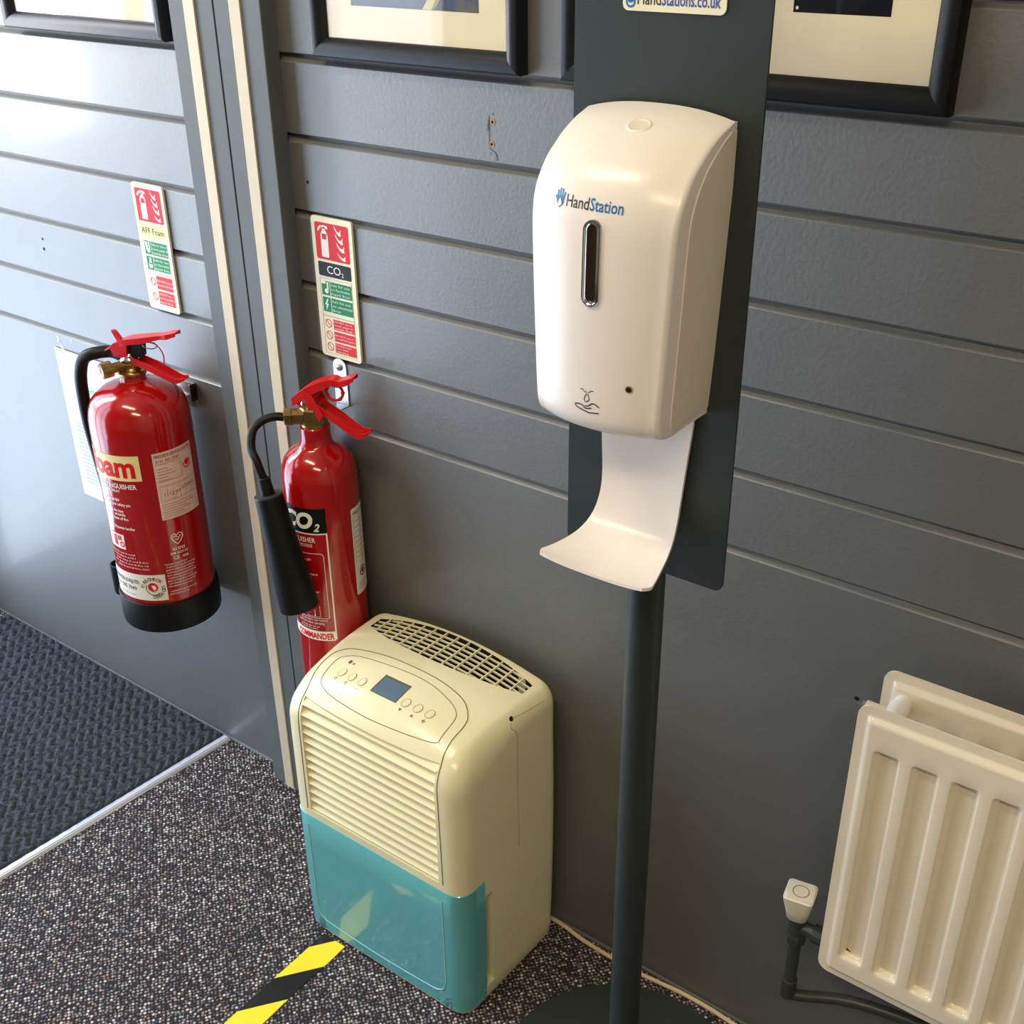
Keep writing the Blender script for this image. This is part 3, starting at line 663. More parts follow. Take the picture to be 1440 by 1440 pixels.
# hose and horn
HT = Vector((C2[0]-.0170, C2[1]-.0845, .7150)); HB = Vector((C2[0]+.0230, C2[1]-.0855, .5430)); ha = (HB-HT).normalized()
hs = A0+hd*.0405
hp = sm([hs, hs+hd*.014+Vector((0, 0, .0015)), hs+Vector((-.0200, -.0235, -.0020)), hs+Vector((-.0235, -.0400, -.0120)), hs+Vector((-.0170, -.0520, -.0330)), HT-ha*.050+Vector((-.0045, -.001, 0)), HT-ha*.022+Vector((-.0008, 0, 0)), HT-ha*.004], 8)
MB().tube(hp, .0061, 14).build('discharge_hose', 'rubber', t, 50)
MB().tube([HT-ha*.0260, HT-ha*.0250, HT-ha*.006, HT+ha*.004], [.0072, .0088, .0098, .0102], 18).build('hose_sleeve', 'rubber', t, 35)
q_ = lambda a_: HT+(HB-HT)*a_
MB().tube([q_(0)-ha*.0005, q_(0), q_(.008), q_(.03), q_(.5), q_(.985), q_(1.0), q_(.99), q_(.6)], [.0140, .0185, .0200, .0202, .0245, .0285, .0280, .0262, .0215], 36).build('discharge_horn', 'rubber', t, 35)
MB().tube([q_(-.004), q_(.010)], [.0203, .0206], 32).build('horn_rim', 'stand', t, 35)
# print
cm = lambda off, a0: cylmap(C2, CR+off, a0); LA = -40.0
d = DC(cm(.0004, LA), .006); d.rect(-.085, 0, .6495, .6895); d.build('gas_panel', 's_black', t)
d = DC(cm(.0008, LA), .004); d.text('CO', -.0195, .6580, .0250, 'r', .045, .20, width=.050); d.text('2', -.0100, .6535, .0125, 'r', .030, .35, width=.0095); d.build('gas_text', 's_white', t)
d = DC(cm(.0004, LA), .006); d.rect(-.0022, .0, .4665, .6495); d.rect(-.085, -.0022, .6475, .6495); d.rect(-.085, -.0022, .4640, .4805); d.build('frame_band', 's_white', t)
d = DC(cm(.0008, LA), .005); d.text('COMMANDER', -.0035, .4665, .0110, 'r', .030, width=.066); d.build('brand_text', 's_red', t)
d = DC(cm(.0006, LA), .005); d.text('EXTINGUISHER', -.0185, .6345, .0085, 'r', .008, width=.058); d.text('CARBON DIOXIDE', -.0235, .6265, .0055, 'r', 0, width=.050)
d.build('title_text', 's_white', t); d = DC(cm(.0006, LA), .005)
d.line([(-.080, .6160), (-.0125, .6160), (-.0100, .6145), (-.0085, .6110), (-.0085, .5060), (-.0110, .5040), (-.080, .5040)], .0008)
d.line([(-.045, .5065), (-.022, .5065), (-.022, .5260)], .0007)
d.build('diagram_outline', 's_white', t); d = DC(cm(.0006, LA), .005)
for s_, ur, z in (('remove pin', -.0280, .6040), ('aim horn', -.0200, .5790), ('squeeze', -.0300, .5730), ('lever', -.0200, .5490)): d.text(s_, ur, z, .0045, 'r', .01)
d.poly([(-.0320, .5100), (-.0290, .5100), (-.0300, .5060)]); d.rect(-.0308, -.0298, .5095, .5190)
d.build('diagram_text', 's_white', t); d = DC(cm(.0006, LA), .005)
for s_, ur, z, h_ in (('do not store near heaters', -.0120, .4985, .0048), ('hold horn when operating', -.0170, .4930, .0048), ('recharge after any use', -.0250, .4875, .0030), ('test every five years', -.0290, .4835, .0028)): d.text(s_, ur, z, h_, 'r', 0, width=(.046 if h_ > .004 else .034))
d.build('instruction_text', 's_white', t)
d = DC(cm(.0005, 1.5), .005); d.rect(0, math.radians(46)*CR, .5300, .6755, .003); d.build('service_label', 'l_white', t)
d = DC(cm(.0009, 1.5), .005); d.text('FIRECHECK', .004, .6640, .0050, 'l', .01, width=.034)
d.line([(.0035, .661), (.0420, .661), (.0420, .585), (.0035, .585)], .0006, True)
for k in range(8): d.rect(.006, .034, .652-k*.0085, .6527-k*.0085)
d.rect(.020, .0206, .585, .661); d.ring(.018, .5660, .0065, .0085); d.disc(.018, .5665, .0045)
for k in range(3): d.text('service date', .006, .548-k*.005, .003, 'l')
d.build('label_print', 'l_text', t)
DC(cm(.0004, -98), .006).rect(-.02, .012, .735, .739).build('gloss_chip', 'red', t) if False else None

t.location += Vector((-.0190, .0170, -.0110))

# --- brackets
t = thing('extinguisher_bracket', 'zinc steel hanging strap bracket showing behind the CO2 extinguisher lever', 'bracket', (.379, 0, .84))
pr = [(.3665, .796), (.3915, .796), (.3915, .8560)]+[(.379+.0125*math.cos(a_*PI/10), .8560+.0115*math.sin(a_*PI/10)) for a_ in range(1, 10)]+[(.3665, .8560)]
MB().prism(pr, lambda x, z: (x, -.0022, z), lambda x, z: (x, -.0002, z)).build('strap', 'steel', t, 30)
MB().box(.3665, .3915, -.0330, -.0022, .7960, .7982, .0006).build('hook', 'steel', t)
MB().tube([(.379, -.0020, .8545), (.379, -.0045, .8545), (.379, -.0055, .8545)], [.0052, .0048, .0030], 16).build('screw', 'steel', t, 30)
DC(lambda u, v: (.379+u, -.0057, .8545+v)).line([(-.0022, 0), (.0022, 0)], .0009).line([(0, -.0022), (0, .0022)], .0009).build('screw_slot', 'hole', t)
t = thing('extinguisher_bracket', 'zinc steel wall bracket just visible behind the foam extinguisher shoulder', 'bracket', (.012, 0, .735))
MB().box(-.022, .0455, -.0045, -.0005, .7100, .7525, .0008).build('strap', 'steel', t)
MB().box(.0435, .0462, -.0120, -.0005, .7240, .7525, .0005).build('side_lug', 'black', t)
MB().box(-.010, .030, -.0130, -.0040, .7200, .7300, .001).build('hook', 'steel', t)
MB().tube([(.0345, -.0040, .7440), (.0345, -.0065, .7440)], .004, 14).build('screw', 'steel', t, 30)

# ------------------------------------------------------------------ sanitiser stand
SX, SYY = 1.0035, -.199
t = thing('sanitiser_stand', 'dark grey sanitiser stand with back plate, round pole and disc base on the carpet', 'stand', (SX, SYY, 0))
MB().lathe([(.172, .0005), (.175, .0015), (.175, .0050), (.1735, .0060), (.02, .0062)], SX, SYY, 80).build('base_plate', 'stand', t, 30)
MB().lathe([(.0190, .0060), (.0190, 1.50)], SX, SYY, 40).build('pole', 'stand', t, 30)
MB().lathe([(.0230, .0060), (.0230, .0100), (.0195, .0115)], SX, SYY, 40).build('pole_collar', 'stand', t, 30)
PY = -.2215; px0, px1, pz0, pz1, r = .9190, 1.0985, .8530, 1.56, .009
prof = []
for cx, cz, a0 in ((px1-r, pz0+r, -90), (px1-r, pz1-r, 0), (px0+r, pz1-r, 90), (px0+r, pz0+r, 180)):
    prof += [(cx+r*math.cos(math.radians(a0+a)), cz+r*math.sin(math.radians(a0+a))) for a in (0, 22, 45, 68, 90)]
MB().prism(prof, lambda x, z: (x, PY, z), lambda x, z: (x, PY+.003, z)).build('back_plate', 'stand', t, 30)
r = .005; q0, q1, w0, w1 = .9665, 1.0600, 1.3660, 1.410; pr = []
for cx, cz, a0 in ((q1-r, w0+r, -90), (q1-r, w1-r, 0), (q0+r, w1-r, 90), (q0+r, w0+r, 180)):
    pr += [(cx+r*math.cos(math.radians(a0+a)), cz+r*math.sin(math.radians(a0+a))) for a in (0, 30, 60, 90)]
cd = MB().prism(pr, lambda x, z: (x, PY-.0012, z), lambda x, z: (x, PY, z)).build('name_card', 'signp', t, 30)
cmn = lambda u, v: (u, PY-.0015, v)
d = DC(cmn); d.text('Hand', .9805, 1.3712, .0098, 'l', .006, width=.0215); d.build('card_text', 'navy', cd)
d = DC(cmn); d.text('Stations.co.uk', 1.0028, 1.3712, .0098, 'l', .014, width=.0525); d.build('card_text', 'bluet', cd)
def hand_icon(d, u, v, s):
    d.disc(u, v, s*.42, 14)
    for dx, top, lean in ((-.30, .78, -.10), (-.10, .98, -.03), (.12, .95, .04), (.32, .72, .12)): d.line([(u+dx*s, v), (u+(dx+lean)*s, v+top*s)], s*.17)
    d.line([(u-.30*s, v-.05*s), (u-.58*s, v+.35*s)], s*.16)
d = DC(cmn); hand_icon(d, .9740, 1.3755, .0085); d.ring(.9740, 1.3728, .0030, .0046); d.build('card_logo', 'blue', cd)

# ------------------------------------------------------------------ dispenser
YB = PY-.0003
t = thing('sanitiser_dispenser', 'white touch free hand sanitiser dispenser with chrome window mounted on the stand plate', 'dispenser', (1.007, YB, 1.16))
DXC = 1.0065
prof_d = [(1.0345, .080), (1.0360, .092), (1.0400, .0995), (1.0470, .1035), (1.0600, .1050), (1.1000, .1050), (1.1500, .1048), (1.1900, .1045), (1.2150, .1035), (1.2320, .1005), (1.2450, .0955), (1.2560, .0885), (1.2660, .0790), (1.2740, .0680), (1.2810, .0560), (1.2870, .0430), (1.2920, .0290), (1.2955, .0150), (1.2975, .0040)]
def halfw(z): return .0620+.0080*min(1, max(0, (z-1.04)/.20))**.8
def sect(z, D, inset=0.0, dmin=0.0, n=44):
    """plan section at height z, depth D at the middle of the front; from back right round the front to back left"""
    hw = halfw(z)-inset; pts = []
    rc = min(.0055, D*.30)
    bow = .016*min(1, D/.09)                       # convex front
    fy = lambda x: D-bow*(abs(x)/hw)**2.2
    ex = hw-rc; cy = fy(ex)-rc
    pts.append((hw, dmin)); pts.append((hw-.0005, dmin+(cy-dmin)*.5 if cy > dmin else dmin))
    for k in range(7):
        a = math.radians(90*k/6); pts.append((ex+rc*math.cos(a), max(dmin, cy+rc*math.sin(a))))
    for k in range(1, 16):
        x = ex*(1-2*k/16); pts.append((x, max(dmin, fy(x))))
    for k in range(7):
        a = math.radians(90+90*k/6); pts.append((-ex+rc*math.cos(a), max(dmin, cy+rc*math.sin(a))))
    pts.append((-hw+.0005, dmin+(cy-dmin)*.5 if cy > dmin else dmin)); pts.append((-hw, dmin))
    crown = lambda x: .0085*(abs(x)/hw)**2.4*min(1, max(0, (z-1.215)/.06))
    return [(DXC+x, YB-y, z-crown(x)) for x, y in pts]
import bisect
def fine(prof, k=3):
    q = sm([(a, b, 0) for a, b in prof], k); return [(p.x, p.y) for p in q]
PF = fine(prof_d)
cov = MB().rings([sect(z, D, 0, 0) for z, D in PF], True, True, True)
co = cov.build('front_cover', 'white', t, 50)
bvh_c = BVHTree.FromPolygons([tuple(v) for v in cov.v], [f for f in cov.f])
# side cheeks: slightly proud textured shells behind the cover edge, leaving a step
bs = MB()
def cheek(sg):
    R = []
    for z, D in PF:
        if z < 1.0385 or z > 1.2905: continue
        hw = halfw(z); dpt = max(.002, D-.016*min(1, D/.09)-min(.011, D*.3)-.0085)
        x0 = DXC+sg*(hw-.002); x1 = DXC+sg*(hw+.0007)
        zz = z-.0085*min(1, max(0, (z-1.215)/.06))
        R.append([(x0, YB-.0002, zz), (x1, YB-.0002, zz), (x1, YB-dpt+.0006, zz), (x1-sg*.0006, YB-dpt, zz), (x0, YB-dpt, zz)])
    MB().rings(R, True).build('side_cheek', 'whites', t, 30)
cheek(1); cheek(-1)
def on_front(u, v, off=.0004):
    h = bvh_c.ray_cast(Vector((u, -1, v)), Vector((0, 1, 0)))
    return (u, (h[0].y if h[0] else YB-.1)-off, v)
# inspection window
wc = (1.0085, 1.1870)
def pill(hw_, hh_, n=12):
    p = []
    for k in range(n+1): a = PI*k/n; p.append((hw_*math.cos(a), hh_-hw_+hw_*math.sin(a)))
    for k in range(n+1): a = PI+PI*k/n; p.append((hw_*math.cos(a), -hh_+hw_+hw_*math.sin(a)))
    return p
def pring(hw_, hh_, off): return [on_front(wc[0]+u, wc[1]+v, off) for u, v in pill(hw_, hh_)]
MB().rings([pring(.0092, .0362, -.001), pring(.0090, .0360, .0010), pring(.0082, .0352, .0022), pring(.0070, .0340, .0022), pring(.0062, .0330, .0012), pring(.0058, .0326, .0014), pring(.0050, .0316, .0016), pring(.0046, .0312, .0006)], True, False, False).build('window_bezel', 'chrome', t, 30)
MB().add(pring(.0047, .0313, .0008), [tuple(range(26))]).build('window_lens', mat('smoked_lens', (40, 30, 26), .10), t, 0)
# sensor hole, lock, logo and hand mark
DC(lambda u, v: on_front(u, v, .0004)).disc(1.0455, 1.0850, .0034, 16).build('sensor_ring', 'plug', t)
DC(lambda u, v: on_front(u, v, .0008)).disc(1.0455, 1.0850, .0024, 14).build('sensor_eye', 'hole', t)
d = DC(on_front, .006); d.text('Hand', .9795, 1.2288, .0098, 'l', .004, width=.0228); d.build('logo_text', 'navy', t)
d = DC(on_front, .006); d.text('Station', 1.0034, 1.2288, .0098, 'l', .013, width=.0300); d.build('logo_text', 'blue', t)
d = DC(on_front, .004); hand_icon(d, .9726, 1.2318, .0096); d.line([(.9694, 1.2318), (.9726, 1.2266), (.9758, 1.2318)], .0012); d.build('logo_hand', 'blue', t)
d = DC(lambda u, v: on_front(u, v, .0007), .004); d.poly([(.9726, 1.2340), (.9704, 1.2302), (.9708, 1.2286), (.9726, 1.2276), (.9744, 1.2286), (.9748, 1.2302)]); d.build('logo_drop', 'white', t)
d = DC(on_front, .004)
d.line(sm([(0.9952, 1.0625), (0.9967, 1.0603), (1.0037, 1.0583), (1.0094, 1.0572), (1.0143, 1.0578), (1.0196, 1.0585)], 4), .0010)
d.line(sm([(0.9952, 1.0625), (0.9988, 1.0633), (1.0033, 1.0627), (1.0052, 1.0608), (1.0086, 1.0609), (1.0120, 1.0619)], 4), .0010)
d.line(sm([(1.0052, 1.0626), (1.0090, 1.0633), (1.0124, 1.0661), (1.0158, 1.0659), (1.0196, 1.0637)], 4), .0010)
d.line(sm([(1.0073, 1.0743), (1.0052, 1.0705), (1.0049, 1.0679), (1.0071, 1.0667), (1.0094, 1.0688), (1.0092, 1.0715)], 4, True), .0008)
d.line([(1.0005, 1.0773), (1.0030, 1.0776), (1.0047, 1.0755), (1.0073, 1.0759)], .0007); d.line([(1.0137, 1.0778), (1.0111, 1.0776), (1.0096, 1.0757), (1.0081, 1.0755)], .0007)
d.build('hand_mark', 'navy', t)
def on_top(u, w, off=.0003):
    h = bvh_c.ray_cast(Vector((u, w, 2)), Vector((0, 0, -1))); n = h[1] if h[1].z > 0 else -h[1]
    return tuple(h[0]+n*off)
lk = (1.0125, -.2665)
def lring(r, off): return [on_top(lk[0]+r*math.cos(2*PI*i/24), lk[1]+r*.8*math.sin(2*PI*i/24), off) for i in range(24)]
MB().rings([lring(.0115, -.0003), lring(.0105, .0010), lring(.0090, .0012), lring(.0080, .0005)], True, False, False).build('lock_rim', 'white', t, 60)
MB().rings([lring(.0080, .0006), lring(.0060, .0003), lring(.0040, .0002)], True, False, True).build('lock_recess', 'whites', t, 60)
# drip tray
tray = []
tp_ = [(-.0020, 1.045, .052), (-.0030, .985, .0468), (-.0042, .945, .0440), (-.0085, .922, .0442), (-.0180, .9045, .0460), (-.0340, .8935, .0490), (-.0550, .8885, .0535), (-.0790, .8875, .0595), (-.0960, .8900, .0640)]
path = sm(tp_, 6); m_ = len(path); DT = DXC+.0020
for i, p in enumerate(path):
    wd = p.z
    if i > m_-6: wd -= .0075*((i-(m_-6))/5)**2.2
    a = path[max(0, i-1)]; b = path[min(m_-1, i+1)]; tg = Vector((0, b.x-a.x, b.y-a.y)).normalized(); nn = Vector((0, tg.z, -tg.y))
    c0 = Vector((DT, YB+p.x-.0005, p.y)); row = []
    N = 14; f = i/(m_-1)
    for k in range(N+1):
        q = -1+2*k/N; lift = .0030*abs(q)**3*min(1, f*2)
        row.append(c0+Vector((q*wd, 0, 0))+nn*(.0020+lift))
    for k in range(N, -1, -1):
        q = -1+2*k/N; lift = .0030*abs(q)**3*min(1, f*2)
        row.append(c0+Vector((q*wd, 0, 0))-nn*(.0012-lift))
    tray.append(row)
MB().rings(tray, True).build('drip_tray', 'white', t, 50)

# ------------------------------------------------------------------ dehumidifier
t = thing('dehumidifier', 'cream dehumidifier with slatted front and teal water tank on the carpet', 'dehumidifier', (.60, -.13, 0))
DX = .6035
def clampf(a, lo=0, hi=1): return max(lo, min(hi, a))
def topfun(x, y): return .5000-.0165*((x-DX)/.14)**2-.014*(clampf((-.085-y)/.12))**2
def outline(z, e=0.0, rc=.030, grow=0.0):
    b = 1-((clampf(z, 0, .5)-.25)/.25)**2
    hf = .1600+.001*b-.022*e+grow; hb = .1660+.005*b-.016*e+grow
    yf = -.2360-.0005*b+.052*e-grow; yb = -.018-.012*e+grow
    cs = [(-hf, yf), (hf, yf), (hb, yb), (-hb, yb)]; out = []
    rr_ = [max(.010, rc*(1-.45*e))]*2+[max(.008, .022*(1-.4*e))]*2
    for i in range(4):
        p = Vector(cs[i]); a = Vector(cs[i-1])-p; c = Vector(cs[(i+1) % 4])-p; a.normalize(); c.normalize(); r = rr_[i]
        p0 = p+a*r; p1 = p+c*r
        for k in range(9):
            s_ = k/8; q = p0*(1-s_)**2+p*2*s_*(1-s_)+p1*s_*s_; out.append(q)
        nxt = Vector(cs[(i+1) % 4]); p2 = nxt-c*rr_[(i+1) % 4]
        for k in range(1, 10): out.append(p1+(p2-p1)*k/10)
    return [(DX+q.x, q.y) for q in out]
def body_rings(grow=0.0):
    R = []
    R.append([(DX+(x-DX)*.985, -.13+(y+.13)*.975, .003) for x, y in outline(.01, 0, grow=grow)])
    for z in (.009, .03, .08, .14, .20, .26, .32, .37, .405): R.append([(x, y, z) for x, y in outline(z, 0, grow=grow)])
    H = lambda y: .026+.028*clampf((-.120-y)/.09)
    for k in range(0, 11):
        a = k/10*PI/2; e = 1-math.cos(a)*1.0; hh_ = math.sin(a)
        R.append([(x, y, topfun(x, y)-H(y)*(1-hh_)) for x, y in outline(.41+.04*hh_, e, grow=grow)])
    base = outline(.45, 1.0)
    for s_ in (.9, .75, .6, .45, .3, .15):
        R.append([(DX+(x-DX)*s_, -.105+(y+.105)*s_, topfun(DX+(x-DX)*s_, -.105+(y+.105)*s_)) for x, y in base])
    return R
bd = MB().rings(body_rings(), True); bvh_b = BVHTree.FromPolygons([tuple(v) for v in bd.v], bd.f)
body = bd.build('casing', 'cream', t, 40)
def dcast(x, c, off=.0004):
    """point of the casing met along the diagonal through (y + z)/sqrt2 = c"""
    o = Vector((x, 0, 0))+Vector((0, .70711, .70711))*c+Vector((0, -.70711, .70711))*1.5
    h = bvh_b.ray_cast(o, Vector((0, .70711, -.70711)))
    if h[0] is None: return (x, -.2, .3)
    n = h[1] if h[1].dot(Vector((0, -1, 1))) > 0 else -h[1]
    return tuple(h[0]+n*off)
def tcast(x, y, off=.0004):
    h = bvh_b.ray_cast(Vector((x, y, 2)), Vector((0, 0, -1)))
    if h[0] is None: return (x, y, .48)
    return (x, y, h[0].z+off)
# front louvre
GX0, GX1, GZ0, GZ1 = .4810, .7260, .2560, .4560
cut(body, MB().box(GX0, GX1, -.26, -.2120, GZ0, GZ1))
for k in range(13):
    z = GZ0+.0080+k*.01555
    h_ = bvh_b.ray_cast(Vector((.603, -1, z+.003)), Vector((0, 1, 0))); yf = h_[0].y; rec = .0006
    MB().prism([(yf+.003+rec, z-.0058), (yf+.0005+rec, z-.0046), (yf+.0010+rec, z-.0036), (yf+.0170, z+.0062), (yf+.0188, z+.0050)], lambda y, zz: (GX0, y, zz), lambda y, zz: (GX1, y, zz)).build('louvre_slat', 'cream', t, 20)
MB().box(GX0-.002, GX1+.002, -.2130, -.2115, GZ0-.002, GZ1+.002).build('louvre_backing', 'creamd', t, 0)
# side finger recess and tank
cut(body, MB().box(.745, .80, -.1890, -.1700, .030, .212))
TZ = .2430
tk = MB(); R = []
YT = -.1880
def clipped(z, grow):
    o = outline(z, 0, grow=grow); pts = []
    n = len(o)
    for i in range(n):
        a, b = o[i], o[(i+1) % n]
        if a[1] <= YT: pts.append(a)
        if (a[1] <= YT) != (b[1] <= YT):
            f = (YT-a[1])/(b[1]-a[1]); pts.append((a[0]+(b[0]-a[0])*f, YT))
    return pts
def resamp(pts, n=60):
    i0 = max(range(len(pts)), key=lambda i: (abs(pts[i][1]-YT) < 1e-6)*10-pts[i][0])  # left clip point first
    pts = pts[i0:]+pts[:i0]
    L_ = [0]
    for i in range(1, len(pts)): L_.append(L_[-1]+(Vector(pts[i])-Vector(pts[i-1])).length)
    out = []
    for k in range(n):
        s_ = L_[-1]*k/(n-1); j = max(1, min(len(L_)-1, bisect.bisect_left(L_, s_))); f = (s_-L_[j-1])/max(1e-9, L_[j]-L_[j-1])
        out.append((pts[j-1][0]+(pts[j][0]-pts[j-1][0])*f, pts[j-1][1]+(pts[j][1]-pts[j-1][1])*f))
    return out
for z, g in ((.0052, -.006), (.0070, -.002), (.0100, .0006), (.04, .0010), (.09, .0010), (.14, .0010), (.19, .0010), (TZ-.001, .0010), (TZ, .0002), (TZ+.0001, -.004)):
    R.append([(x, y, z) for x, y in resamp(clipped(z, g))])
tank = MB().rings(R, True); bvh_t = BVHTree.FromPolygons([tuple(v) for v in tank.v], tank.f)
tko = tank.build('water_tank', 'teal', t, 40)
def fcast(x, z, off=.0003, bv=None):
    h = (bv or bvh_t).ray_cast(Vector((x, -1, z)), Vector((0, 1, 0)))
    return (x, (h[0].y if h[0] else -.235)-off, z)
ln = sm([(.7300, .2250), (.7300, .12), (.7290, .060), (.7180, .0390), (.6900, .0330), (.60, .0280), (.51, .0300), (.4820, .0340), (.4720, .052), (.4715, .12), (.4715, .2250)], 6)
MB().tube([fcast(p.x, p.y, .0) for p in ln], .0009, 6).build('tank_ridge', 'teald', t, 60)
# seams of the front panel, over the top and round the keypad
def seam(pts, w, name, m='seam', closed=False):
    q = sm([(a, b, 0) for a, b in pts], 8, closed)
    MB().tube([dcast(p.x, p.y, .0) for p in q], w, 6, closed=closed).build(name, m, t, 60)
seam([(.4745, .014), (.4750, .06), (.4760, .12), (.4770, .155), (.4780, .172), (.4745, .188), (.4672, .211), (.4655, .2295), (.4719, .2418), (.4903, .2525), (.5426, .2620), (.5950, .2645), (.6500, .2622), (.6947, .2520), (.7179, .2349), (.7243, .2190), (.7245, .1993), (.7255, .1800), (.7290, .160), (.7310, .12), (.7325, .06), (.7330, .014)], .0008, 'panel_seam')
seam([(.4935, .1923), (.4884, .2030), (.4840, .2267), (.4916, .2380), (.5205, .2475), (.5950, .2540), (.6425, .2526), (.6803, .2436), (.7004, .2342), (.7085, .2220), (.7100, .1950), (.7083, .1867), (.6887, .1824), (.6431, .1780), (.5907, .1762), (.5306, .1800), (.5049, .1859)], .0006, 'keypad_outline', 'seam', True)
# display and keys
LC = (.6010, .2245)
def dgrid(u0, u1, v0, v1, off, n=8):
    return MB().add([dcast(u0+(u1-u0)*i/n, v0+(v1-v0)*j/n, off) for j in range(n+1) for i in range(n+1)], [(j*(n+1)+i, j*(n+1)+i+1, (j+1)*(n+1)+i+1, (j+1)*(n+1)+i) for j in range(n) for i in range(n)])
dgrid(LC[0]-.0235, LC[0]+.0235, LC[1]-.0145, LC[1]+.0145, .0003).build('display_frame', 'ink', t, 60)
dgrid(LC[0]-.0205, LC[0]+.0225, LC[1]-.0140, LC[1]+.0115, .0006).build('display', 'lcd', t, 60)
for bx in (.5143, .5355, .5563, .6369, .6568, .6762):
    cc = .2163
    MB().rings([[dcast(bx+r*math.cos(2*PI*i/18), cc+r*math.sin(2*PI*i/18), o) for i in range(18)] for r, o in ((.0060, .0001), (.0056, .0008), (.0048, .0008), (.0046, .0002), (.0036, .0002), (.0034, .0006), (.0005, .0006))], True, False, True).build('key', 'creamb', t, 50)
    MB().tube([dcast(bx+.0062*math.cos(2*PI*i/20), cc+.0062*math.sin(2*PI*i/20), .0) for i in range(20)], .0004, 5, closed=True).build('key_ring', 'seam', t, 60)
d = DC(lambda u, v: dcast(u, v, .0004))
for bx in (.5143, .5355): d.ring(bx-.002, .2055, .0014, .0022, 12)
d.disc(.5563, .2045, .0008, 8)
d.poly([(.6335, .2065), (.6385, .2065), (.6360, .2025)]); d.poly([(.6540, .2025), (.6590, .2025), (.6565, .2065)]); d.line([(.6725, .2045), (.6785, .2045)], .0011); d.line([(.6755, .2015), (.6755, .2075)], .0011)
d.disc(.5091, .2338, .0030, 12); d.poly([(.5145, .2320), (.5190, .2320), (.5180, .2355)])
d.build('key_symbols', 'ink', t)
# top grille
def lens(n=40):
    p = []
    for k in range(n//2+1):
        a = -1+2*k/(n//2); p.append((a, -.0980+.0290*abs(a)**2.3))
    for k in range(n//2+1):
        a = 1-2*k/(n//2); p.append((a, -.0325-.0130*abs(a)**2.4))
    return [(.6065+.1405*a, y) for a, y in p]
Lp = lens()
cut(body, MB().prism(Lp, lambda x, y: (x, y, .4350), lambda x, y: (x, y, .60)))
body.data.materials.append(M['dark'])  # cream pit walls coloured dark: shade inside the grille put into the colour
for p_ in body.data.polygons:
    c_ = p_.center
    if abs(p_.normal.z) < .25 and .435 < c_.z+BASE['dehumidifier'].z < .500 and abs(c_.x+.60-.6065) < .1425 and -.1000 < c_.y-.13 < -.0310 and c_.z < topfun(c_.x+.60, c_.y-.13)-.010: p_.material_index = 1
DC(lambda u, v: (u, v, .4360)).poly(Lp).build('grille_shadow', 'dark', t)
def ylim(x):
    a = clampf((x-.6065)/.1405, -1, 1); return -.0980+.0290*abs(a)**2.3, -.0325-.0130*abs(a)**2.4
for k in range(-6, 7):
    x = .6065+k*.0206; y0, y1 = ylim(x)
    MB().rings([[(x-.0009, y, topfun(x, y)-.0036), (x+.0009, y, topfun(x, y)-.0036), (x+.0009, y, topfun(x, y)-.0002), (x-.0009, y, topfun(x, y)-.0002)] for y in [y0-.002+(y1-y0+.004)*i/6 for i in range(7)]], True).build('grille_rib', 'cream', t, 30)
for k in range(6):
    yy = -.0885+k*.0095; xs = [.6065-.1420+.2840*i/40 for i in range(41)]; xs = [x for x in xs if ylim(x)[0]-.001 <= yy <= ylim(x)[1]+.001]
    if len(xs) < 3: continue
    MB().rings([[(x, yy-.0010, topfun(x, yy)-.0042), (x, yy+.0010, topfun(x, yy)-.0042), (x, yy+.0010, topfun(x, yy)-.0016), (x, yy-.0010, topfun(x, yy)-.0016)] for x in xs], True).build('grille_bar', 'cream', t, 30)

def scast(y, z):
    h = bvh_b.ray_cast(Vector((2, y, z)), Vector((-1, 0, 0))); return tuple(h[0]) if h[0] else (.77, y, z)
MB().tube([scast(p.x, p.y) for p in sm([(-.1165, .4700), (-.1200, .4650), (-.1135, .4560), (-.1115, .4400), (-.1110, .4174), (-.1125, .3560), (-.1120, .30), (-.1120, .25)], 6)], .0006, 6).build('side_seam', 'seaml', t, 60)
MB().tube([tcast(p.x, p.y, .0) for p in sm([(.7600, -.1110), (.7635, -.0900), (.7660, -.0650), (.7675, -.0480)], 5)], .0005, 6).build('shoulder_crease', 'seaml', t, 60)
MB().rings([[tcast(.7600+r*1.0*math.cos(2*PI*i/12), -.1125+r*1.8*math.sin(2*PI*i/12), o) for i in range(12)] for r, o in ((.0022, .0003), (.0012, .0005), (.0002, .0005))], True, False, True).build('screw_hole', 'hole', t)

# ------------------------------------------------------------------ power cable
t_ = sm([(.60, -.018, .006), (.7538, -.0060, .004), (.8184, -.0130, .004), (.8686, -.0155, .004), (.9199, -.0160, .004), (.9600, -.0125, .004), (.9931, -.0095, .004), (1.0400, -.0095, .004), (1.0824, -.0125, .004), (1.2, -.0200, .004), (1.45, -.012, .004), (1.9, -.03, .004), (2.4, -.02, .004)], 6)
MB().tube(t_, .0034, 10).build('power_cable', 'cable', None, 50, base=(.75, -.01, 0), label='off-white power cable running along the foot of the wall behind the pole', category='cable')

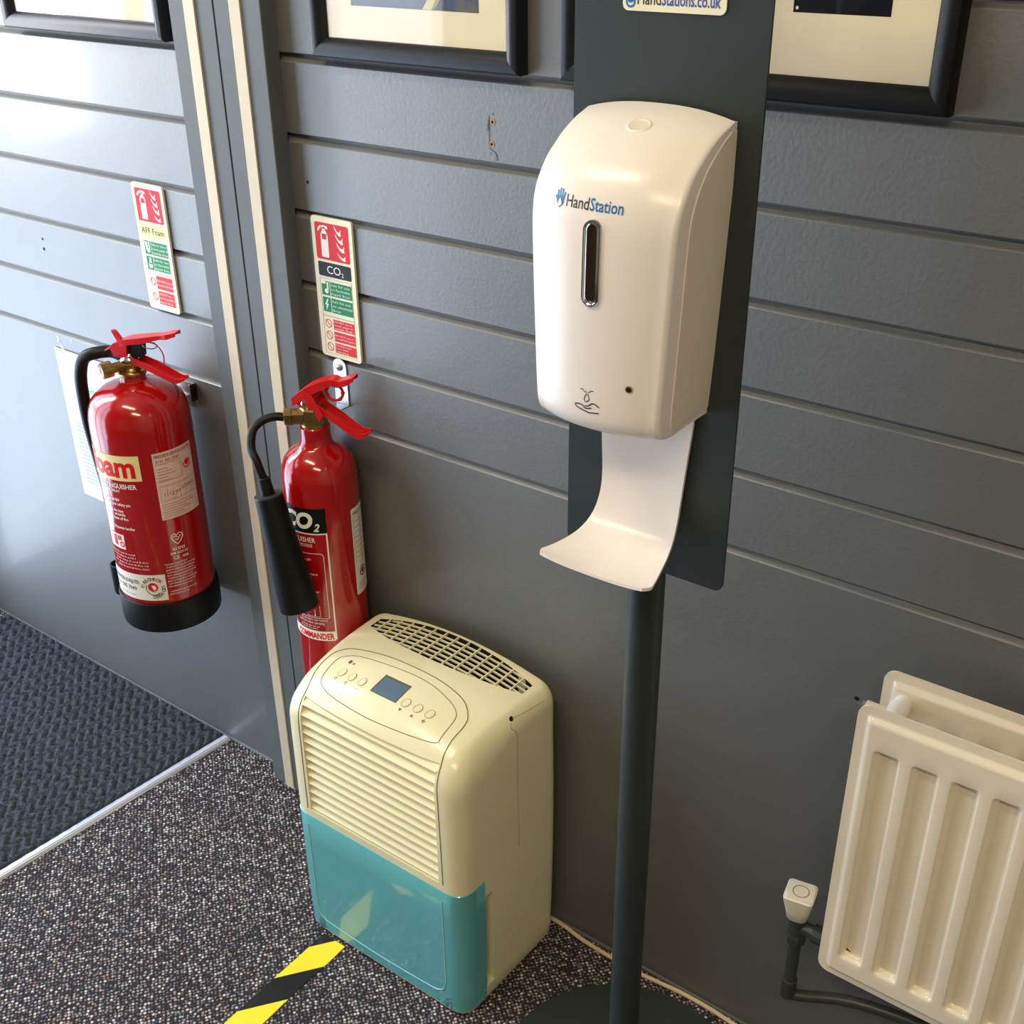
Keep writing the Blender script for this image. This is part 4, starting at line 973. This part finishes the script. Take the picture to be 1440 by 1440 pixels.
# ------------------------------------------------------------------ radiator
RX0, RX1, RZ0, RZ1 = 1.2155, 2.0660, .3195, .7100
t = thing('radiator', 'cream double panel radiator with vertical flutes on the wall', 'radiator', (1.64, -.09, .32))
def sstep(a): a = clampf(a); return a*a*(3-2*a)
NFL = 20; PIT = .0405; X1ST = 1.2535
def rh(x, z):
    m_ = min(x-RX0, RX1-x, z-RZ0, RZ1-z)
    face = .0065*sstep((m_-.0105)/.0050)
    k = round((x-X1ST)/PIT)
    if 0 <= k < NFL:
        dx = abs(x-(X1ST+k*PIT)); zz = min(z-.3590, .6610-z)
        a = sstep((.0142-dx)/.0062)*sstep((zz+.002)/.0060)
        face -= .0105*a
    return face
xs = [RX0+a for a in (0, .003, .006, .009, .0105, .012, .0135, .0155, .018)]
for k in range(NFL):
    c = X1ST+k*PIT
    xs += [c+a for a in (-.0200, -.0150, -.0135, -.0118, -.0100, -.0085, -.0050, 0, .0050, .0085, .0100, .0118, .0135, .0150)]
xs += [RX1-a for a in (.018, .0155, .0135, .012, .0105, .009, .006, .003, 0)]
xs = sorted(set(round(x, 5) for x in xs))
zs = [RZ0+a for a in (0, .003, .006, .009, .0105, .012, .0135, .0155, .018, .028)]+[.356, .358, .360, .362, .364, .367]+[.38+.03*i for i in range(10)]+[.654, .656, .658, .660, .662, .664]+[RZ1-a for a in (.030, .018, .0155, .0135, .012, .0105, .009, .006, .003, 0)]
zs = sorted(set(round(z, 5) for z in zs))
rc = .014
def rcorner(x, z):
    for cx, cz in ((RX0+rc, RZ0+rc), (RX0+rc, RZ1-rc), (RX1-rc, RZ0+rc), (RX1-rc, RZ1-rc)):
        a = (x-cx)*(-1 if cx < (RX0+RX1)/2 else 1); b = (z-cz)*(-1 if cz < (RZ0+RZ1)/2 else 1)
        if a > 0 and b > 0:
            s_ = max(a, b)/math.hypot(a, b); return cx+(x-cx)*s_, cz+(z-cz)*s_
    return x, z
def panel(yp, name):
    mb = MB(); nx_ = len(xs); nz_ = len(zs); V = []
    for z in zs:
        for x in xs:
            X, Z = rcorner(x, z); V.append((X, yp-rh(x, z), Z))
    Fc = [(j*nx_+i, j*nx_+i+1, (j+1)*nx_+i+1, (j+1)*nx_+i) for j in range(nz_-1) for i in range(nx_-1)]
    k = len(V); bidx = [i for i in range(nx_)]+[j*nx_+nx_-1 for j in range(1, nz_)]+[(nz_-1)*nx_+i for i in range(nx_-2, -1, -1)]+[j*nx_ for j in range(nz_-2, 0, -1)]
    for i in bidx: V.append((V[i][0], yp+.0035, V[i][2]))
    n = len(bidx)
    for i in range(n): Fc.append((bidx[i], k+i, k+(i+1) % n, bidx[(i+1) % n]))
    Fc.append(tuple(k+i for i in range(n)))
    return mb.add(V, Fc).build(name, 'rad', t, 50, fix=True)
panel(-.1185, 'radiator_panel')
# back panel shares the mesh
o0 = [c for c in t.children if c.name.startswith('radiator_panel')][0]
o1 = o0.copy(); COL.objects.link(o1); o1.parent = t; o1.location = (0, .0725, 0)
# top header, connector tee and bleed valve between the panels
MB().tube([(1.2420, -.0460, .6790), (1.2420, -.0620, .6790), (1.2420, -.0640, .6790), (1.2420, -.0980, .6790), (1.2420, -.1000, .6790), (1.2420, -.1150, .6790)], [.0100, .0100, .0118, .0118, .0100, .0100], 20).build('connector_tee', 'ptfe', t, 30)
MB().tube([(1.2420, -.0820, .6790), (1.2120, -.0820, .6790)], .0085, 16).build('bleed_boss', 'rad', t, 30)
MB().tube([(1.2125, -.0820, .6790), (1.2080, -.0820, .6790), (1.2078, -.0820, .6790), (1.2030, -.0820, .6790)], [.0072, .0072, .0035, .0035], 6).build('bleed_screw', 'chrome', t, 20)
MB().tube([(1.2420, -.0460, .3550), (1.2420, -.1150, .3550)], .0118, 18).build('connector_tee', 'ptfe', t, 30)
for x in (1.33, 1.95): MB().box(x-.015, x+.015, -.047, 0, .40, .64, .002).build('wall_hanger', 'steel', t)
# valve and pipe
VX, VY = 1.1755, -.0875
t = thing('radiator_valve', 'white capped radiator valve on dark painted pipe beside the radiator', 'valve', (VX, VY, .22))
def sq(z, h, r, tw=.18):
    p = []
    for cx, cy, a0 in ((h-r, -h+r, -90), (h-r, h-r, 0), (-h+r, h-r, 90), (-h+r, -h+r, 180)):
        p += [(cx+r*math.cos(math.radians(a0+a)), cy+r*math.sin(math.radians(a0+a))) for a in (0, 30, 60, 90)]
    return [(VX-.002+x*math.cos(tw)-y*math.sin(tw), VY+x*math.sin(tw)+y*math.cos(tw), z) for x, y in p]
MB().rings([sq(.3475, .0105, .0085), sq(.3500, .0128, .0095), sq(.3650, .0148, .0080), sq(.3840, .0178, .0050), sq(.3875, .0180, .0048), sq(.3890, .0165, .0050)], True).build('valve_cap', 'cap', t, 35)
MB().tube([(VX-.002+.0095*math.cos(2*PI*i/24), VY+.0095*math.sin(2*PI*i/24), .3890) for i in range(24)], .0005, 6, closed=True).build('cap_emblem', 'seam', t, 60)
MB().lathe([(.0085, .3200), (.0105, .3205), (.0108, .3480), (.0080, .3490)], VX, VY, 20).build('valve_body', 'pipe', t, 30)
MB().lathe([(.0080, .3060), (.0118, .3075), (.0125, .3120), (.0125, .3200), (.0110, .3225)], VX, VY, 6).build('compression_nut', 'pipe', t, 20)
MB().tube([(VX+.006, VY, .3340), (VX+.020, VY, .3340), (VX+.0205, VY, .3340), (VX+.034, VY, .3340), (VX+.0345, VY, .3340), (VX+.060, VY, .3340)], [.0090, .0090, .0120, .0120, .0080, .0080], 12).build('valve_tail', 'pipe', t, 30)
MB().tube([(VX, VY, .3080), (VX, VY, .2300)], .0076, 16).build('riser_pipe', 'pipe', t, 30)
MB().lathe([(.0080, .2100), (.0096, .2110), (.0096, .2395), (.0080, .2400)], VX, VY, 18).build('elbow_fitting', 'pipe', t, 30)
MB().tube(sm([(VX, VY, .2200), (VX+.004, VY+.002, .2130), (VX+.014, VY+.007, .2110), (1.2660, -.045, .2110), (1.42, -.030, .2110), (1.9, -.030, .2110), (2.5, -.030, .2110)], 5), .0072, 14).build('feed_pipe', 'pipe', t, 50)
